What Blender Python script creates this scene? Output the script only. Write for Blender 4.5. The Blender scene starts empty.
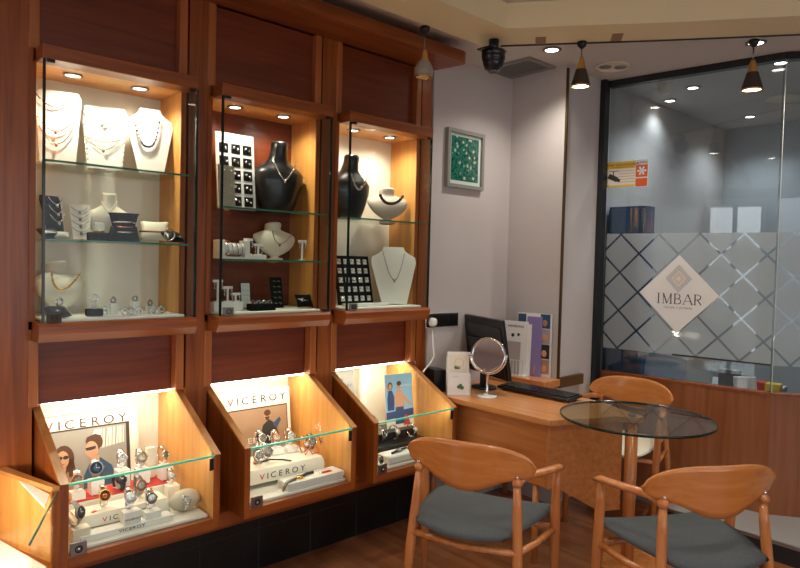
import bpy, bmesh, math, random
from mathutils import Vector, Matrix
random.seed(7)
S = bpy.context.scene
COL = S.collection
PI = math.pi

# ------------------------------------------------------------ camera
F, CX, CY = 650.0, 400.0, 284.0
HEAD, PITCH, ROLL, CH = math.radians(47.5), math.radians(2.03), math.radians(1.4), 1.5
fw = Vector((math.cos(HEAD)*math.cos(PITCH), math.sin(HEAD)*math.cos(PITCH), -math.sin(PITCH)))
rt0 = Vector((math.sin(HEAD), -math.cos(HEAD), 0)); up0 = rt0.cross(fw)
rt = rt0*math.cos(ROLL) + up0*math.sin(ROLL)
up = -rt0*math.sin(ROLL) + up0*math.cos(ROLL)
cam = bpy.data.objects.new('camera', bpy.data.cameras.new('camera'))
COL.objects.link(cam); S.camera = cam
cam.data.sensor_fit = 'HORIZONTAL'; cam.data.sensor_width = 36; cam.data.lens = 36*F/800
cam.data.clip_start = 0.05
mw = Matrix((rt, up, -fw)).transposed().to_4x4(); mw.translation = (0, 0, CH); cam.matrix_world = mw

def ray(x, y): return rt*((x-CX)/F) - up*((y-CY)/F) + fw
def onax(x, y, ax, v):
    d = ray(x, y); c = Vector((0, 0, CH)); return c + d*((v-c[ax])/d[ax])
def PZ(x, y, z): return onax(x, y, 2, z)
def PY(x, y, v): return onax(x, y, 1, v)
def PX(x, y, v): return onax(x, y, 0, v)

# ------------------------------------------------------------ world, exposure
w = bpy.data.worlds.new('world'); S.world = w; w.use_nodes = True
bg = w.node_tree.nodes['Background']; bg.inputs[0].default_value = (0.92, 0.94, 1.0, 1); bg.inputs[1].default_value = 0.9
S.view_settings.view_transform = 'Standard'; S.view_settings.look = 'None'
S.view_settings.gamma = 1; S.view_settings.exposure = 0.95; S.view_settings.use_curve_mapping = False
L_ROOM, L_CAB, L_CASE, L_BACK = 22.0, 6.2, .85, 30.0

# ------------------------------------------------------------ materials
def srgb(r, g, b):
    f = lambda c: (c/255/12.92) if c <= 10 else ((c/255+0.055)/1.055)**2.4
    return (f(r), f(g), f(b), 1)
def mat(name, col, rough=0.5, metal=0.0, spec=0.5, emit=None, es=0, coat=0, noise=0.0, nscale=30, bump=0):
    m = bpy.data.materials.new(name); m.use_nodes = True
    n, l = m.node_tree.nodes, m.node_tree.links; b = n['Principled BSDF']
    c = srgb(*col); b.inputs['Base Color'].default_value = c
    b.inputs['Roughness'].default_value = rough; b.inputs['Metallic'].default_value = metal
    b.inputs['Specular IOR Level'].default_value = spec
    if coat: b.inputs['Coat Weight'].default_value = coat; b.inputs['Coat Roughness'].default_value = 0.12
    if emit: b.inputs['Emission Color'].default_value = srgb(*emit); b.inputs['Emission Strength'].default_value = es
    if noise or bump:
        t = n.new('ShaderNodeTexCoord'); z = n.new('ShaderNodeTexNoise'); z.inputs['Scale'].default_value = nscale; z.inputs['Detail'].default_value = 4
        l.new(t.outputs['Object'], z.inputs['Vector'])
        if noise:
            r = n.new('ShaderNodeValToRGB'); l.new(z.outputs['Fac'], r.inputs[0])
            r.color_ramp.elements[0].position = .3; r.color_ramp.elements[1].position = .7
            r.color_ramp.elements[0].color = [v*(1-noise) for v in c[:3]]+[1]
            r.color_ramp.elements[1].color = [min(1, v*(1+noise)) for v in c[:3]]+[1]
            l.new(r.outputs[0], b.inputs['Base Color'])
        if bump:
            bp = n.new('ShaderNodeBump'); bp.inputs['Strength'].default_value = bump; bp.inputs['Distance'].default_value = .004
            l.new(z.outputs['Fac'], bp.inputs['Height']); l.new(bp.outputs[0], b.inputs['Normal'])
    return m
def wood(name, c1, c2, axis='Z', rough=0.35, coat=0.3, scale=1.0, spec=.5):
    m = bpy.data.materials.new(name); m.use_nodes = True
    n, l = m.node_tree.nodes, m.node_tree.links; b = n['Principled BSDF']
    t = n.new('ShaderNodeTexCoord'); mp = n.new('ShaderNodeMapping')
    sc = {'X': (1.2, 22, 22), 'Y': (22, 1.2, 22), 'Z': (22, 22, 1.2)}[axis]
    mp.inputs['Scale'].default_value = [s*scale for s in sc]
    z = n.new('ShaderNodeTexNoise'); z.inputs['Scale'].default_value = 1.6; z.inputs['Detail'].default_value = 6; z.inputs['Distortion'].default_value = .5
    z2 = n.new('ShaderNodeTexNoise'); z2.inputs['Scale'].default_value = 2.2; z2.inputs['Detail'].default_value = 2
    mx = n.new('ShaderNodeMath'); mx.operation = 'MULTIPLY_ADD'; mx.inputs[1].default_value = .35
    r = n.new('ShaderNodeValToRGB'); r.color_ramp.elements[0].position = .42; r.color_ramp.elements[1].position = .85
    r.color_ramp.elements[0].color = srgb(*c1); r.color_ramp.elements[1].color = srgb(*c2)
    l.new(t.outputs['Object'], mp.inputs[0]); l.new(mp.outputs[0], z.inputs['Vector']); l.new(t.outputs['Object'], z2.inputs['Vector'])
    l.new(z2.outputs['Fac'], mx.inputs[0]); l.new(z.outputs['Fac'], mx.inputs[2]); l.new(mx.outputs[0], r.inputs[0])
    l.new(r.outputs[0], b.inputs['Base Color'])
    b.inputs['Roughness'].default_value = rough; b.inputs['Coat Weight'].default_value = coat; b.inputs['Coat Roughness'].default_value = .2
    b.inputs['Specular IOR Level'].default_value = spec
    return m
def glass(name, tint=(245, 250, 248), refl=1.0):
    m = bpy.data.materials.new(name); m.use_nodes = True
    n, l = m.node_tree.nodes, m.node_tree.links; n.clear()
    o = n.new('ShaderNodeOutputMaterial'); mx = n.new('ShaderNodeMixShader'); tr = n.new('ShaderNodeBsdfTransparent'); gl = n.new('ShaderNodeBsdfGlossy')
    fr = n.new('ShaderNodeFresnel'); fr.inputs['IOR'].default_value = 1.45; gl.inputs['Roughness'].default_value = 0.01
    # the same low reflectance on both faces of the thin pane
    gm = n.new('ShaderNodeNewGeometry'); inv = n.new('ShaderNodeMix'); inv.data_type = 'VECTOR'
    vm = n.new('ShaderNodeVectorMath'); vm.operation = 'SCALE'; vm.inputs['Scale'].default_value = -1
    mu = n.new('ShaderNodeMath'); mu.operation = 'MULTIPLY'; mu.inputs[1].default_value = refl
    dp = n.new('ShaderNodeVectorMath'); dp.operation = 'DOT_PRODUCT'
    ab = n.new('ShaderNodeMath'); ab.operation = 'ABSOLUTE'; om = n.new('ShaderNodeMath'); om.operation = 'SUBTRACT'; om.inputs[0].default_value = 1
    pw = n.new('ShaderNodeMath'); pw.operation = 'POWER'; pw.inputs[1].default_value = 5
    ma = n.new('ShaderNodeMath'); ma.operation = 'MULTIPLY_ADD'; ma.inputs[1].default_value = .9; ma.inputs[2].default_value = .04
    n.remove(fr); n.remove(inv); n.remove(vm)
    l.new(gm.outputs['Incoming'], dp.inputs[0]); l.new(gm.outputs['Normal'], dp.inputs[1]); l.new(dp.outputs['Value'], ab.inputs[0])
    l.new(ab.outputs[0], om.inputs[1]); l.new(om.outputs[0], pw.inputs[0]); l.new(pw.outputs[0], ma.inputs[0]); l.new(ma.outputs[0], mu.inputs[0])
    tr.inputs[0].default_value = srgb(*tint); l.new(mu.outputs[0], mx.inputs[0])
    l.new(tr.outputs[0], mx.inputs[1]); l.new(gl.outputs[0], mx.inputs[2]); l.new(mx.outputs[0], o.inputs[0])
    return m

M = {}
M['wood'] = wood('cherry_wood', (112, 50, 14), (160, 84, 28), 'Z', .38)
M['woodx'] = wood('cherry_wood_lengthwise', (112, 50, 14), (158, 82, 28), 'X', .38)
M['panel'] = wood('cherry_panel', (94, 34, 10), (126, 54, 18), 'X', .42)
M['mold'] = wood('cherry_moulding', (150, 80, 36), (178, 104, 50), 'Z', .35)
M['moldx'] = wood('pale_edge_wood', (176, 112, 56), (200, 138, 76), 'Y', .35)
M['maple'] = wood('orange_interior_wood', (205, 135, 62), (226, 164, 88), 'Z', .4)
M['maplex'] = wood('orange_ceiling_wood', (205, 135, 62), (226, 164, 88), 'X', .4)
M['desk'] = wood('desk_cherry', (188, 118, 62), (212, 146, 88), 'Y', .28, .4)
M['deskp'] = wood('desk_panel_cherry', (176, 104, 50), (202, 130, 70), 'Y', .35, .3)
M['chair'] = wood('chair_plywood', (192, 114, 52), (212, 138, 72), 'X', .25, .6)
M['chairleg'] = wood('chair_beech', (182, 106, 52), (206, 134, 76), 'Z', .25, .5)
M['ctr'] = wood('counter_front_wood', (132, 74, 38), (158, 96, 54), 'Z', .4, .3)
M['floor'] = wood('floor_boards', (120, 72, 44), (156, 100, 64), 'Y', .22, .3, .4)
M['white'] = mat('white_paint', (196, 188, 184), .7, noise=.03, nscale=3)
M['ceil'] = mat('ceiling_paint', (205, 198, 192), .8)
M['backpaint'] = mat('back_room_paint', (176, 180, 182), .8)
M['cream'] = mat('cream_laminate', (238, 230, 214), .6)
M['mat'] = mat('white_felt', (240, 236, 226), .9)
M['black'] = mat('black_plastic', (22, 22, 24), .35)
M['blackm'] = mat('black_metal_frame', (26, 30, 32), .4)
M['velvet'] = mat('black_velvet', (12, 12, 14), .85, spec=.15)
M['blacksat'] = mat('black_satin', (20, 20, 23), .32, coat=.15)
M['tile'] = mat('black_slate_tile', (16, 20, 20), .35, noise=.5, nscale=6)
M['grout'] = mat('tile_grout', (52, 54, 52), .8)
M['silver'] = mat('polished_silver', (225, 225, 228), .18, 1)
M['steel'] = mat('brushed_steel', (150, 148, 145), .35, 1)
M['chrome'] = mat('chrome', (235, 235, 238), .06, 1)
M['gold'] = mat('yellow_gold', (226, 180, 90), .22, 1)
M['rose'] = mat('rose_gold', (196, 128, 100), .25, 1)
M['brass'] = mat('aged_brass', (222, 180, 116), .3, 1)
M['bronze'] = mat('dark_bronze_profile', (92, 70, 42), .4, .6)
M['bust'] = mat('cream_leatherette', (236, 228, 208), .55, bump=.1, nscale=90)
M['whiteboard'] = mat('white_leatherette', (226, 222, 214), .55)
M['card'] = mat('grey_card', (206, 206, 202), .7)
M['acryl'] = mat('white_acrylic', (238, 236, 230), .25)
M['gfabric'] = mat('charcoal_seat_fabric', (74, 78, 80), .95, noise=.2, nscale=220, bump=.3)
M['cfabric'] = mat('cream_seat_vinyl', (226, 222, 200), .5)
M['darkglass'] = mat('dark_glass_edge', (10, 34, 30), .15)
M['tealedge'] = mat('turquoise_glass_edge', (96, 226, 190), .2, emit=None)
M['greenedge'] = mat('green_glass_edge', (60, 120, 100), .2)
M['glass'] = glass('clear_glass', (248, 252, 250), .4)
M['glassd'] = glass('tinted_window_glass', (232, 238, 240), 1.6)
M['glasst'] = glass('grey_table_glass', (240, 246, 240), .8)
M['lamp'] = mat('lit_lamp', (255, 255, 255), .5, emit=(255, 246, 228), es=9)
M['red'] = mat('red_print', (206, 56, 44), .55)
M['ink'] = mat('dark_print', (52, 50, 50), .6)
M['brownink'] = mat('bronze_print', (64, 54, 46), .5)
M['grey'] = mat('grey_plastic', (120, 122, 124), .5)
M['lgrey'] = mat('light_grey_stone', (150, 146, 142), .8)
M['grille'] = mat('vent_dark', (70, 70, 68), .6)
M['vframe'] = mat('vent_frame', (140, 138, 134), .5)
M['beam'] = mat('cream_beam_paint', (232, 216, 172), .6)
M['beam2'] = mat('brown_beam_patch', (150, 118, 74), .6)
M['paper'] = mat('white_paper', (236, 234, 230), .8)
M['purple'] = mat('lilac_folder', (140, 124, 178), .6)
M['yellow'] = mat('yellow_sign', (232, 190, 60), .6)
M['orange'] = mat('orange_sign', (222, 98, 44), .6)
M['palew'] = mat('pale_print', (236, 226, 206), .6)
M['green'] = mat('leaf_green_print', (70, 120, 70), .7)
M['skin'] = mat('printed_skin', (214, 160, 126), .6)
M['hair'] = mat('printed_brown_hair', (92, 60, 40), .6)
M['blue'] = mat('printed_sky', (150, 196, 226), .6)
M['navy'] = mat('printed_navy', (50, 70, 120), .6)
M['pgrey'] = mat('printed_grey', (160, 154, 144), .6)
M['pbrown'] = mat('printed_warm_brown', (176, 138, 108), .6)
M['slate'] = mat('blue_grey_locker', (54, 84, 116), .5)
M['pinkgrey'] = mat('taupe_card', (176, 164, 158), .7)
M['glassblock'] = mat('clear_acrylic_block', (222, 222, 214), .1)

def teal_art():
    m = bpy.data.materials.new('teal_leaf_print'); m.use_nodes = True
    n, l = m.node_tree.nodes, m.node_tree.links; b = n['Principled BSDF']
    t = n.new('ShaderNodeTexCoord'); v = n.new('ShaderNodeTexVoronoi'); v.inputs['Scale'].default_value = 26
    z = n.new('ShaderNodeTexNoise'); z.inputs['Scale'].default_value = 55; z.inputs['Detail'].default_value = 3
    a = n.new('ShaderNodeValToRGB'); a.color_ramp.interpolation = 'CONSTANT'
    a.color_ramp.elements[0].color = srgb(206, 206, 190); a.color_ramp.elements[1].position = .26; a.color_ramp.elements[1].color = srgb(44, 120, 106)
    e = n.new('ShaderNodeValToRGB'); e.color_ramp.interpolation = 'CONSTANT'
    e.color_ramp.elements[0].color = (.25, .25, .25, 1); e.color_ramp.elements[1].position = .47; e.color_ramp.elements[1].color = (1, 1, 1, 1)
    x = n.new('ShaderNodeMix'); x.data_type = 'RGBA'; x.blend_type = 'MULTIPLY'; x.inputs[0].default_value = .8
    l.new(t.outputs['Object'], v.inputs['Vector']); l.new(t.outputs['Object'], z.inputs['Vector'])
    l.new(v.outputs['Distance'], a.inputs[0]); l.new(z.outputs['Fac'], e.inputs[0])
    l.new(a.outputs[0], x.inputs[6]); l.new(e.outputs[0], x.inputs[7]); l.new(x.outputs[2], b.inputs['Base Color'])
    b.inputs['Roughness'].default_value = .15
    return m
M['teal'] = teal_art()

def frost_mat(py, pz, y0, z0, width):
    # frosted film cut by a lattice of clear diagonal lines (object space: x along the pane, z up)
    m = bpy.data.materials.new('frosted_diamond_film'); m.use_nodes = True
    n, l = m.node_tree.nodes, m.node_tree.links; n.clear()
    o = n.new('ShaderNodeOutputMaterial'); t = n.new('ShaderNodeTexCoord'); s = n.new('ShaderNodeSeparateXYZ'); l.new(t.outputs['Object'], s.inputs[0])
    def mth(op, a, b=None, c=None):
        q = n.new('ShaderNodeMath'); q.operation = op
        for i, v in enumerate((a, b, c)):
            if v is None: continue
            if isinstance(v, (int, float)): q.inputs[i].default_value = v
            else: l.new(v, q.inputs[i])
        return q.outputs[0]
    u = mth('DIVIDE', mth('SUBTRACT', s.outputs['X'], y0), py); v = mth('DIVIDE', mth('SUBTRACT', s.outputs['Z'], z0), pz)
    def line(k):
        f = mth('FRACT', mth('ADD', k, .5)); d = mth('ABSOLUTE', mth('SUBTRACT', f, .5)); return mth('LESS_THAN', d, width)
    ln = mth('MAXIMUM', line(mth('ADD', u, v)), line(mth('SUBTRACT', u, v)))
    df = n.new('ShaderNodeBsdfDiffuse'); df.inputs[0].default_value = srgb(205, 212, 212)
    tl = n.new('ShaderNodeBsdfTranslucent'); tl.inputs[0].default_value = srgb(225, 232, 232)
    tr = n.new('ShaderNodeBsdfTransparent')
    a1 = n.new('ShaderNodeMixShader'); a1.inputs[0].default_value = .5; l.new(df.outputs[0], a1.inputs[1]); l.new(tl.outputs[0], a1.inputs[2])
    a2 = n.new('ShaderNodeMixShader'); a2.inputs[0].default_value = .28; l.new(a1.outputs[0], a2.inputs[1]); l.new(tr.outputs[0], a2.inputs[2])
    ti = n.new('ShaderNodeBsdfTransparent')
    a3 = n.new('ShaderNodeMixShader'); l.new(ln, a3.inputs[0]); l.new(a2.outputs[0], a3.inputs[1]); l.new(ti.outputs[0], a3.inputs[2])
    l.new(a3.outputs[0], o.inputs[0])
    return m

# ------------------------------------------------------------ mesh helpers
class MB:
    def __init__(s, M0=None):
        s.bm = bmesh.new(); s.M = M0 or Matrix.Identity(4); s.mats = []; s.mi = 0; s.sm = False
    def m(s, name, smooth=None):
        mt = M[name] if isinstance(name, str) else name
        if mt not in s.mats: s.mats.append(mt)
        s.mi = s.mats.index(mt)
        if smooth is not None: s.sm = smooth
        return s
    def v(s, p): return s.bm.verts.new(s.M @ Vector(p))
    def f(s, vs, smooth=None):
        try:
            fc = s.bm.faces.new(vs); fc.material_index = s.mi; fc.smooth = s.sm if smooth is None else smooth
            return fc
        except ValueError: return None
    def box(s, a, b, bev=0):
        x0, y0, z0 = a; x1, y1, z1 = b
        x0, x1 = min(x0, x1), max(x0, x1); y0, y1 = min(y0, y1), max(y0, y1); z0, z1 = min(z0, z1), max(z0, z1)
        vs = [s.v(p) for p in ((x0,y0,z0),(x1,y0,z0),(x1,y1,z0),(x0,y1,z0),(x0,y0,z1),(x1,y0,z1),(x1,y1,z1),(x0,y1,z1))]
        fs = [s.f([vs[i] for i in q], False) for q in ((3,2,1,0),(4,5,6,7),(0,1,5,4),(1,2,6,5),(2,3,7,6),(3,0,4,7))]
        if bev:
            es = list({e for fc in fs for e in fc.edges})
            r = bmesh.ops.bevel(s.bm, geom=es, offset=bev, segments=2, affect='EDGES', profile=.5, clamp_overlap=True)
            for fc in r['faces']: fc.material_index = s.mi; fc.smooth = True
        return s
    def ring(s, c, r, ax1, ax2, n): return [s.v(c + ax1*(r*math.cos(2*PI*i/n)) + ax2*(r*math.sin(2*PI*i/n))) for i in range(n)]
    def tube(s, pts, rs, n=10, closed=False, caps=True):
        pts = [Vector(p) for p in pts]
        if isinstance(rs, (int, float)): rs = [rs]*len(pts)
        rings = []; N = len(pts); prev = None
        for i, p in enumerate(pts):
            if closed: d = pts[(i+1) % N]-pts[i-1]
            else: d = pts[min(i+1, N-1)]-pts[max(i-1, 0)]
            d.normalize()
            if prev is None:
                a = Vector((0, 0, 1)) if abs(d.z) < .9 else Vector((1, 0, 0))
                a1 = a.cross(d).normalized()
            else:
                a1 = (prev - d*prev.dot(d)).normalized()
            prev = a1; a2 = d.cross(a1); rings.append(s.ring(p, rs[i], a1, a2, n))
        K = N if closed else N-1
        for i in range(K):
            A, B = rings[i], rings[(i+1) % N]
            for j in range(n): s.f([A[j], A[(j+1) % n], B[(j+1) % n], B[j]], True)
        if caps and not closed:
            s.f(list(reversed(rings[0])), False); s.f(rings[-1], False)
        return s
    def cyl(s, p0, p1, r0, r1=None, n=16): return s.tube([p0, p1], [r0, r0 if r1 is None else r1], n)
    def lathe(s, prof, c=(0, 0, 0), n=24, sx=1, sy=1, cap=True):
        c = Vector(c); rings = []
        for r, z in prof: rings.append([s.v(c+Vector((r*sx*math.cos(2*PI*i/n), r*sy*math.sin(2*PI*i/n), z))) for i in range(n)])
        for A, B in zip(rings, rings[1:]):
            for j in range(n): s.f([A[j], A[(j+1) % n], B[(j+1) % n], B[j]], True)
        if cap: s.f(list(reversed(rings[0])), False); s.f(rings[-1], False)
        return s
    def ball(s, c, r, n=12, sz=1, sx=1, sy=1):
        k = max(4, n//2)
        return s.lathe([(r*max(.02, math.sin(PI*i/k)), -r*sz*math.cos(PI*i/k)) for i in range(k+1)], c, n, sx, sy)
    def prism(s, poly, axis, a, b, bev=0):
        # poly 2-D in the two other axes, extruded along axis from a to b
        def P(u, w, t): return {'X': (t, u, w), 'Y': (u, t, w), 'Z': (u, w, t)}[axis]
        A = [s.v(P(u, w, a)) for u, w in poly]; B = [s.v(P(u, w, b)) for u, w in poly]; n = len(poly)
        fs = [s.f(A, False), s.f(list(reversed(B)), False)]
        for i in range(n): fs.append(s.f([A[(i+1) % n], A[i], B[i], B[(i+1) % n]], False))
        return s
    def poly(s, pts): return s.f([s.v(p) for p in pts], False)
    def torus(s, c, R, r, ax=(0, 0, 1), n=24, k=8, sy=1):
        ax = Vector(ax).normalized(); a = Vector((1, 0, 0)) if abs(ax.x) < .9 else Vector((0, 1, 0))
        u = ax.cross(a).normalized(); v = ax.cross(u)
        return s.tube([Vector(c)+u*(R*math.cos(2*PI*i/n))+v*(R*sy*math.sin(2*PI*i/n)) for i in range(n)], r, k, closed=True)
    def text(s, body, size, T, sx=1.0, ext=.0006, align='CENTER', space=1.0):
        # T: matrix placing text (x right, y up, z towards reader)
        c = bpy.data.curves.new('t', 'FONT'); c.body = body; c.size = size; c.align_x = align; c.extrude = ext; c.space_character = space; c.resolution_u = 3
        o = bpy.data.objects.new('t', c); me = bpy.data.meshes.new_from_object(o)
        vs = [s.v(T @ Vector((q.co.x*sx, q.co.y, q.co.z))) for q in me.vertices]
        for p in me.polygons: s.f([vs[i] for i in p.vertices], False)
        bpy.data.objects.remove(o); bpy.data.curves.remove(c); bpy.data.meshes.remove(me)
        return s
    def build(s, name, parent=None, loc=None, recalc=True):
        if recalc: bmesh.ops.recalc_face_normals(s.bm, faces=s.bm.faces)
        me = bpy.data.meshes.new(name); s.bm.to_mesh(me); s.bm.free()
        for mt in s.mats: me.materials.append(mt)
        o = bpy.data.objects.new(name, me); COL.objects.link(o)
        if loc is not None: o.location = loc
        if parent: o.parent = parent
        return o
def tag(o, label, cat, group=None, kind=None):
    o['label'] = label; o['category'] = cat
    if group: o['group'] = group
    if kind: o['kind'] = kind
    return o
def thing(name, label, cat, loc=(0, 0, 0), rz=0, group=None):
    o = bpy.data.objects.new(name, None); COL.objects.link(o); o.location = loc; o.rotation_euler = (0, 0, rz); o.empty_display_size = .05
    return tag(o, label, cat, group)
def struct(mb, name, parent=None):
    o = mb.build(name, parent); 
    if not parent: o['kind'] = 'structure'
    return o
def dup(root, loc, rz, label, group=None, scale=None):
    r = root.copy(); COL.objects.link(r); r.location = loc; r.rotation_euler = (0, 0, rz); r['label'] = label
    if group: r['group'] = group
    if scale: r.scale = (scale,)*3
    for ch in list(root.children):
        c = ch.copy(); COL.objects.link(c); c.parent = r
        for g in list(ch.children):
            d = g.copy(); COL.objects.link(d); d.parent = c
    return r
def T(loc, rz=0, rx=0, ry=0): return Matrix.Translation(loc) @ Matrix.Rotation(rz, 4, 'Z') @ Matrix.Rotation(rx, 4, 'X') @ Matrix.Rotation(ry, 4, 'Y')
def light(name, kind, loc, energy, color=(1, 1, 1), size=.05, direction=(0, 0, -1), spot=1.6, blend=.6, sy=None, parent=None):
    d = bpy.data.lights.new(name, kind); d.energy = energy; d.color = color
    if kind == 'AREA':
        d.size = size
        if sy: d.shape = 'RECTANGLE'; d.size_y = sy
    else: d.shadow_soft_size = size
    if kind == 'SPOT': d.spot_size = spot; d.spot_blend = blend
    o = bpy.data.objects.new(name, d); COL.objects.link(o); o.location = loc
    o.rotation_euler = Vector(direction).to_track_quat('-Z', 'Y').to_euler()
    if parent: o.parent = parent
    return o
def xzT(loc, rz=0): # text standing upright facing -Y (rotated by rz about Z)
    return Matrix.Translation(loc) @ Matrix.Rotation(rz, 4, 'Z') @ Matrix.Rotation(PI/2, 4, 'X')

CEIL = 2.72
YW = 2.71          # face of the wood wall
YB = 2.93          # backs of the display niches
P0 = Vector((3.929, 2.285, 0)); P1 = Vector((4.054, 1.277, 0)); PD = (P1-P0).normalized()
P2 = P1 + Vector((.58, -.81, 0))*1.6
BAY = [.612, 1.31, 2.008]

# ------------------------------------------------------------ setting
struct(MB().m('floor').box((-3, -3, -.05), (6.2, 3, 0)), 'floor')
struct(MB().m('ceil').box((-3, -3, CEIL), (6.2, 3, CEIL+.05)), 'ceiling')
b = MB(); b.m('lgrey').box((3.69, -2.9, .001), (4.6, 1.72, .1)); b.m('blackm').box((3.68, -2.9, .001), (3.69, 1.72, .088)); b.m('steel').box((3.68, -2.9, .088), (3.694, 1.72, .102))
b.m('lgrey').box((4.6, -2.9, .001), (5.97, 2.29, .1))
o = b.build('trim_1'); o['kind'] = 'structure'

# wood wall with niches
Z0, Z1, Z2, Z3 = .915, 1.17, 2.25, 2.61
YP = 2.76
SN = [1]
def trim(b):
    SN[0] += 1; o = b.build('trim_%d' % SN[0]); o['kind'] = 'structure'; return o
def post(x0, x1): trim(MB().m('wood').box((x0, YW, .34), (x1, 2.955, Z3)))
post(-1.4, .625)
for i, x in enumerate(BAY):
    post(x+.613, x+.712 if i < 2 else x+.69)
    trim(MB().m('panel').box((x+.0145, YW+.03, Z2-.04), (x+.6125, 2.95, Z3)))
    trim(MB().m('panel').box((x+.0145, YP, Z0), (x+.6125, 2.95, Z1+.03)))
b = MB(); b.m('wood').box((-1.4, 2.96, 0), (2.70, 3.0, CEIL))
b.m('wood').box((-1.4, YW, Z3), (2.70, 2.95, CEIL))
struct(b, 'wall_left')
n_ = SN[0]
for x in BAY:
    for (xa, xb) in ((x-.002, x+.034), (x+.566, x+.602)):
        for (za, zb) in ((Z2, Z3), (.917, Z1)):
            n_ += 1; o = MB().m('mold').box((xa, YW-.006, za), (xb, YW+.045, zb), .003).build('trim_%d' % n_); o['kind'] = 'structure'
b = MB(); b.m('tile')
b.box((-1.4, YW+.0, 0), (2.69, YW+.02, .34))
b.m('grout')
for k in range(14): b.box((-1.4+.3*k, YW-.002, 0), (-1.4+.3*k+.004, YW, .34))
b.box((-1.4, YW-.002, .2), (2.69, YW, .203))
o = b.build('baseboard_left'); o['kind'] = 'structure'
o = MB().m('woodx').prism([(2.5, .345), (2.53, .335), (YW-.004, .335), (YW-.004, .415), (2.5, .415)], 'X', -1.4, 2.62).build('trim_%d' % (n_+1)); o['kind'] = 'structure'
# wooden canopy over the wall
can = [(-1.4, 2.47), (2.70, 2.47), (2.725, 2.478), (2.738, 2.50), (2.70, YW+.02), (-1.4, YW+.02)]
o = MB().m('woodx').prism(can, 'Z', 2.61, 2.672).build('trim_%d' % (n_+2)); o['kind'] = 'structure'
# white walls round the corner
struct(MB().m('white').box((2.705, 2.70, 0), (3.50, 3.0, CEIL)), 'wall_back')
b = MB().m('white').prism([(3.435, 2.289), (3.865, 2.315), (3.94, 2.335), (5.97, 2.335), (5.97, 2.70), (3.435, 2.70)], 'Z', 0, CEIL)
struct(b, 'wall_corner')
o = MB().m('bronze').box((3.430, 2.275, .745), (3.446, 2.289, 2.70), .002).build('trim_%d' % (n_+3)); o['kind'] = 'structure'
o = MB().m(mat('dark_bronze_strip', (84, 62, 34), .4)).box((3.453, 2.276, .735), (3.72, 2.306, .80)).build('trim_%d' % (n_+4)); o['kind'] = 'structure'
# back room
struct(MB().m('backpaint').box((5.97, -3, 0), (6.1, 2.70, CEIL)), 'wall_far')
struct(MB().m('backpaint').box((3.2, -3.0, 0), (6.1, -2.9, CEIL)), 'wall_right')
struct(MB().m('white').box((-3.0, -3, 0), (-2.9, 3, CEIL)), 'wall_rear')
struct(MB().m('wood').box((-3.0, 2.72, 0), (-1.4, 3.0, CEIL)), 'wall_side')
# shop front behind the camera, open to the street
b = MB().m('white').box((-3, -3, 0), (3.2, -2.9, .5)); b.box((-3, -3, 2.4), (3.2, -2.9, CEIL))
b.m('blackm')
for x in (-3, -1.2, .6, 2.4, 3.1): b.box((x, -2.98, .5), (x+.06, -2.92, 2.4))
struct(b, 'wall_front')

# partition with glass
b = MB()
def seg(b, A, B, z0, z1, th, off=0):
    d = (B-A).normalized(); nrm = Vector((-d.y, d.x, 0))  # towards +X side
    a0 = A+nrm*off; b0 = B+nrm*off
    q = [a0, b0, b0+nrm*th, a0+nrm*th]
    b.prism([(p.x, p.y) for p in q], 'Z', z0, z1)
b.m('ctr'); seg(b, P0, P1, .02, .785, .04); seg(b, P1, P2, .10, .785, .04)
b.m('woodx'); seg(b, P0, P1, .785, .80, .06, -.006); seg(b, P1, P2, .785, .80, .06, -.006)
struct(b, 'wall_counter')
win = thing('window_1', '', ''); del win['label']; del win['category']; win['kind'] = 'structure'
b = MB().m('blackm')
b.box((3.868, 2.278, 0), (3.926, 2.314, CEIL-.0005)); seg(b, P0, P1, 2.678, CEIL-.001, .05, -.01); seg(b, P1, P2, 2.678, CEIL-.001, .05, -.01)
b.build('window_frame', win)
b = MB().m('glassd'); seg(b, P0, P1-PD*.003, .80, 2.678, .008, .02); b.build('pane', win)
b = MB().m('glassd'); seg(b, P1, P2, .80, 2.678, .008, .02); b.build('pane', win)
b = MB().m('glassblock'); b.box((P1.x+.015, P1.y-.001, .80), (P1.x+.018, P1.y+.002, 2.678)); b.build('pane_edge', win)
# frosted film: own frame with x along the pane
ang = math.atan2(PD.y, PD.x)
def film(A, d, length, x0, name):
    a = math.atan2(d.y, d.x); nrm = Vector((-d.y, d.x, 0))
    o = MB().m(frost_mat(.245, .25, x0, .965+.0, .022)).poly([(0, 0, .955), (length, 0, .955), (length, 0, 1.715), (0, 0, 1.715)]) 
for (A, d, ln_, x0) in ((P0, PD, (P1-P0).length-.01, .107), (P1, (P2-P1).normalized(), .9, .1)):
    nrm = Vector((-d.y, d.x, 0))
    b = MB().m(frost_mat(.245, .25, x0, .96, .036)); b.poly([(0.01, 0, .955), (ln_, 0, .955), (ln_, 0, 1.715), (0.01, 0, 1.715)])
    o = b.build('frosted_film', win); o.location = A+nrm*.016; o.rotation_euler = (0, 0, math.atan2(d.y, d.x))
    b = MB().m('ink'); b.box((0.01+.45, -.001, .952), (ln_, .001, .962)) ; o = b.build('film_line', win); o.location = A+nrm*.015; o.rotation_euler = (0, 0, math.atan2(d.y, d.x))

def on_pane(x, y, off=.012):
    n = Vector((-PD.y, PD.x, 0)); c = Vector((0, 0, CH)); d = ray(x, y); t = (P0-c).dot(n)/d.dot(n); return c+d*t+n*off
def paneT(p): # matrix: x along pane to the viewer's right, y up, z towards viewer
    X = PD.copy(); Z_ = -Vector((-PD.y, PD.x, 0)); Y_ = Z_.cross(X)
    return Matrix.Translation(p) @ Matrix((X, Y_, Z_)).transposed().to_4x4()

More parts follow.
